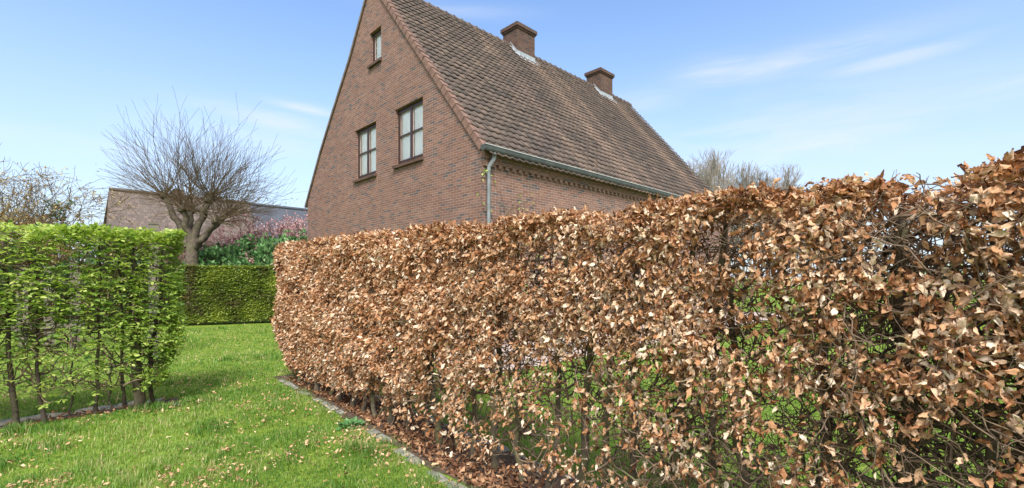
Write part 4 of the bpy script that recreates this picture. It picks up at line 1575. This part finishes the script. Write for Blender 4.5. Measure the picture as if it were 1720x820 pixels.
for i, (px, d_, h_, lab) in enumerate(pop):
    rr = np.random.default_rng(900 + i)
    loc = at(px, d_)
    root = thing('poplar_tree', lab, 'tree', loc, 'distant bare poplars')
    out = []
    loc = np.array(loc)
    grow(loc, (rr.normal(0, .04), rr.normal(0, .04), 1), h_ * .93, .22, 0, rr, out, .06, .03, npts=9)
    V, Q = branches_mesh(out, loc)
    mesh_from('trunk', V, [Q], M['far_twig'], root)
    trunk = out[0][0]
    out = []
    for k in range(80):
        f_ = rr.uniform(.25, .97)
        q = trunk[int(f_ * 8)]
        a = rr.uniform(0, 6.28)
        grow(q, (math.cos(a) * .42, math.sin(a) * .42, 1), h_ * rr.uniform(.12, .30) * (1.25 - f_ * .5), .055, 2, rr, out, .10, .10, (3, 5), .5, .5, 6, .35, .3)
    out = [o_ for o_ in out if o_[0][:, 2].max() < h_ * 1.01]
    V, Q = branches_mesh(out, loc, .016)
    mesh_from('crown', V, [Q], M['far_twig'], root)

# ------------------------------------------------------------------ neighbouring buildings
m, t, p, out_ = new_mat('farm_roof')
uvn = N(t, 'ShaderNodeTexCoord')
b = N(t, 'ShaderNodeTexBrick')
b.inputs['Scale'].default_value = 1
b.inputs['Brick Width'].default_value = .25
b.inputs['Row Height'].default_value = .28
b.inputs['Mortar Size'].default_value = .02
b.inputs['Color1'].default_value = (.085, .07, .065, 1)
b.inputs['Color2'].default_value = (.14, .11, .097, 1)
b.inputs['Mortar'].default_value = (.08, .065, .06, 1)
uv = N(t, 'ShaderNodeUVMap')
uv.uv_map = 'UVMap'
L(t, uv.outputs[0], b.inputs['Vector'])
col = mixc(t, .5, b.outputs['Color'], ramp(t, noise_n(t, .6, 6, .7), [(.3, (.7, .7, .7)), (.7, (1.3, 1.25, 1.2))]), 'MULTIPLY')
col = mixc(t, .6, col, ramp(t, noise_n(t, 5, 6, .8), [(.3, (.55, .55, .55)), (.7, (1.5, 1.45, 1.4))]), 'MULTIPLY')
L(t, col, p.inputs['Base Color'])
p.inputs['Roughness'].default_value = .85
M['far_roof'] = m


def gable_house(label, name, x_ridge, zr, y0, y1, half, ze, roofm, wallm, hip=0):
    root = thing(name, label, 'house', (x_ridge, (y0 + y1) / 2, 0))
    off = (x_ridge, (y0 + y1) / 2, 0)
    b = MB()
    x0, x1 = x_ridge - half + .3, x_ridge + half - .3
    zi = ze + .3 * (zr - ze) / half - .05
    for xx in (x0, x1):
        b.poly([(xx, y0 + .1, 0), (xx, y1 - .1, 0), (xx, y1 - .1, zi), (xx, y0 + .1, zi)])
    for yy in (y0 + .1, y1 - .1):
        b.poly([(x0, yy, 0), (x1, yy, 0), (x1, yy, zi), (x_ridge, yy, zr - .1), (x0, yy, zi)])
    b.build('wall', wallm, root, off)
    b = MB()
    sl_ = math.hypot(half, zr - ze)
    for s in (1, -1):
        xe = x_ridge + s * half
        n_ = 1
        q = [(xe, y0 - hip, ze), (xe, y1, ze), (x_ridge, y1, zr), (x_ridge, y0, zr)]
        b.poly(q, [(y0 - hip, 0), (y1, 0), (y1, sl_), (y0, sl_)])
        q2 = [(a, b2, c - .14) for a, b2, c in q][::-1]
        b.poly(q2, [(0, 0)] * 4)
        b.poly([q[0], q[3], (q[3][0], q[3][1], q[3][2] - .14), (q[0][0], q[0][1], q[0][2] - .14)], [(0, 0)] * 4)
        b.poly([q[1], q[0], (q[0][0], q[0][1], q[0][2] - .14), (q[1][0], q[1][1], q[1][2] - .14)], [(0, 0)] * 4)
    ro = b.build('roof', roofm, root, off)
    V, Q = tubes(np.array([[(x_ridge, y0, zr + .02), (x_ridge, (y0 + y1) / 2, zr + .02), (x_ridge, y1, zr + .02)]]) - np.array(off), [[.13] * 3], 8)
    mesh_from('ridge_tiles', V, [Q], roofm, ro)
    return root, ro, off


fr_, ro, off = gable_house('long low farmhouse with a weathered brown tiled roof behind the pollarded tree', 'farmhouse', -39.8, 7.30, 2.12, 10.3, 2.9, 3.93, M['far_roof'], M['brick'], .32)
b = MB()
b.box(-40.1, -39.5, 5.5, 6.1, 6.9, 7.75)
ch_ = b.build('chimney', M['brick_dark'], ro, off)
gable_house('outbuilding with a dark blue slate roof between the farmhouse and the brick house', 'slate_roofed_building', -39.9, 7.25, 10.35, 24.0, 3.0, 3.9, M['slate'], M['brick'])

# weathered timber screen and post behind the green hedge
sc_ = thing('timber_screen', 'weathered grey timber screen seen through the stems of the green hedge', 'fence', (-13.9, -.15, 0))
SO = (-13.9, -.15, 0)
for i in range(6):
    b = MB()
    y = -1.9 + i * .40
    b.box(-13.95, -13.91, y, y + .17, .12, 1.80 + .02 * math.sin(i * 3))
    b.build('board', M['wood_grey'], sc_, SO, bevel=.004)
for y in (-1.75, .1):
    b = MB()
    b.box(-14.09, -13.98, y, y + .11, 0, 1.92)
    b.build('post', M['wood_grey'], sc_, SO, bevel=.006)
for z in (.45, 1.4):
    b = MB()
    b.box(-13.978, -13.952, -1.9, .35, z, z + .09)
    b.build('rail', M['wood_grey'], sc_, SO)
po = thing('timber_post', 'pale square timber post rising just above the green hedge top', 'post', (-11.3, 1.26, 0))
b = MB()
b.box(-11.37, -11.23, 1.19, 1.33, 0, 2.58)
b.build('shaft', M['wood_grey'], po, (-11.3, 1.26, 0), bevel=.008)
b = MB()
b.box(-11.38, -11.22, 1.18, 1.34, 2.582, 2.62)
b.build('cap', M['wood_grey'], po, (-11.3, 1.26, 0), bevel=.01)
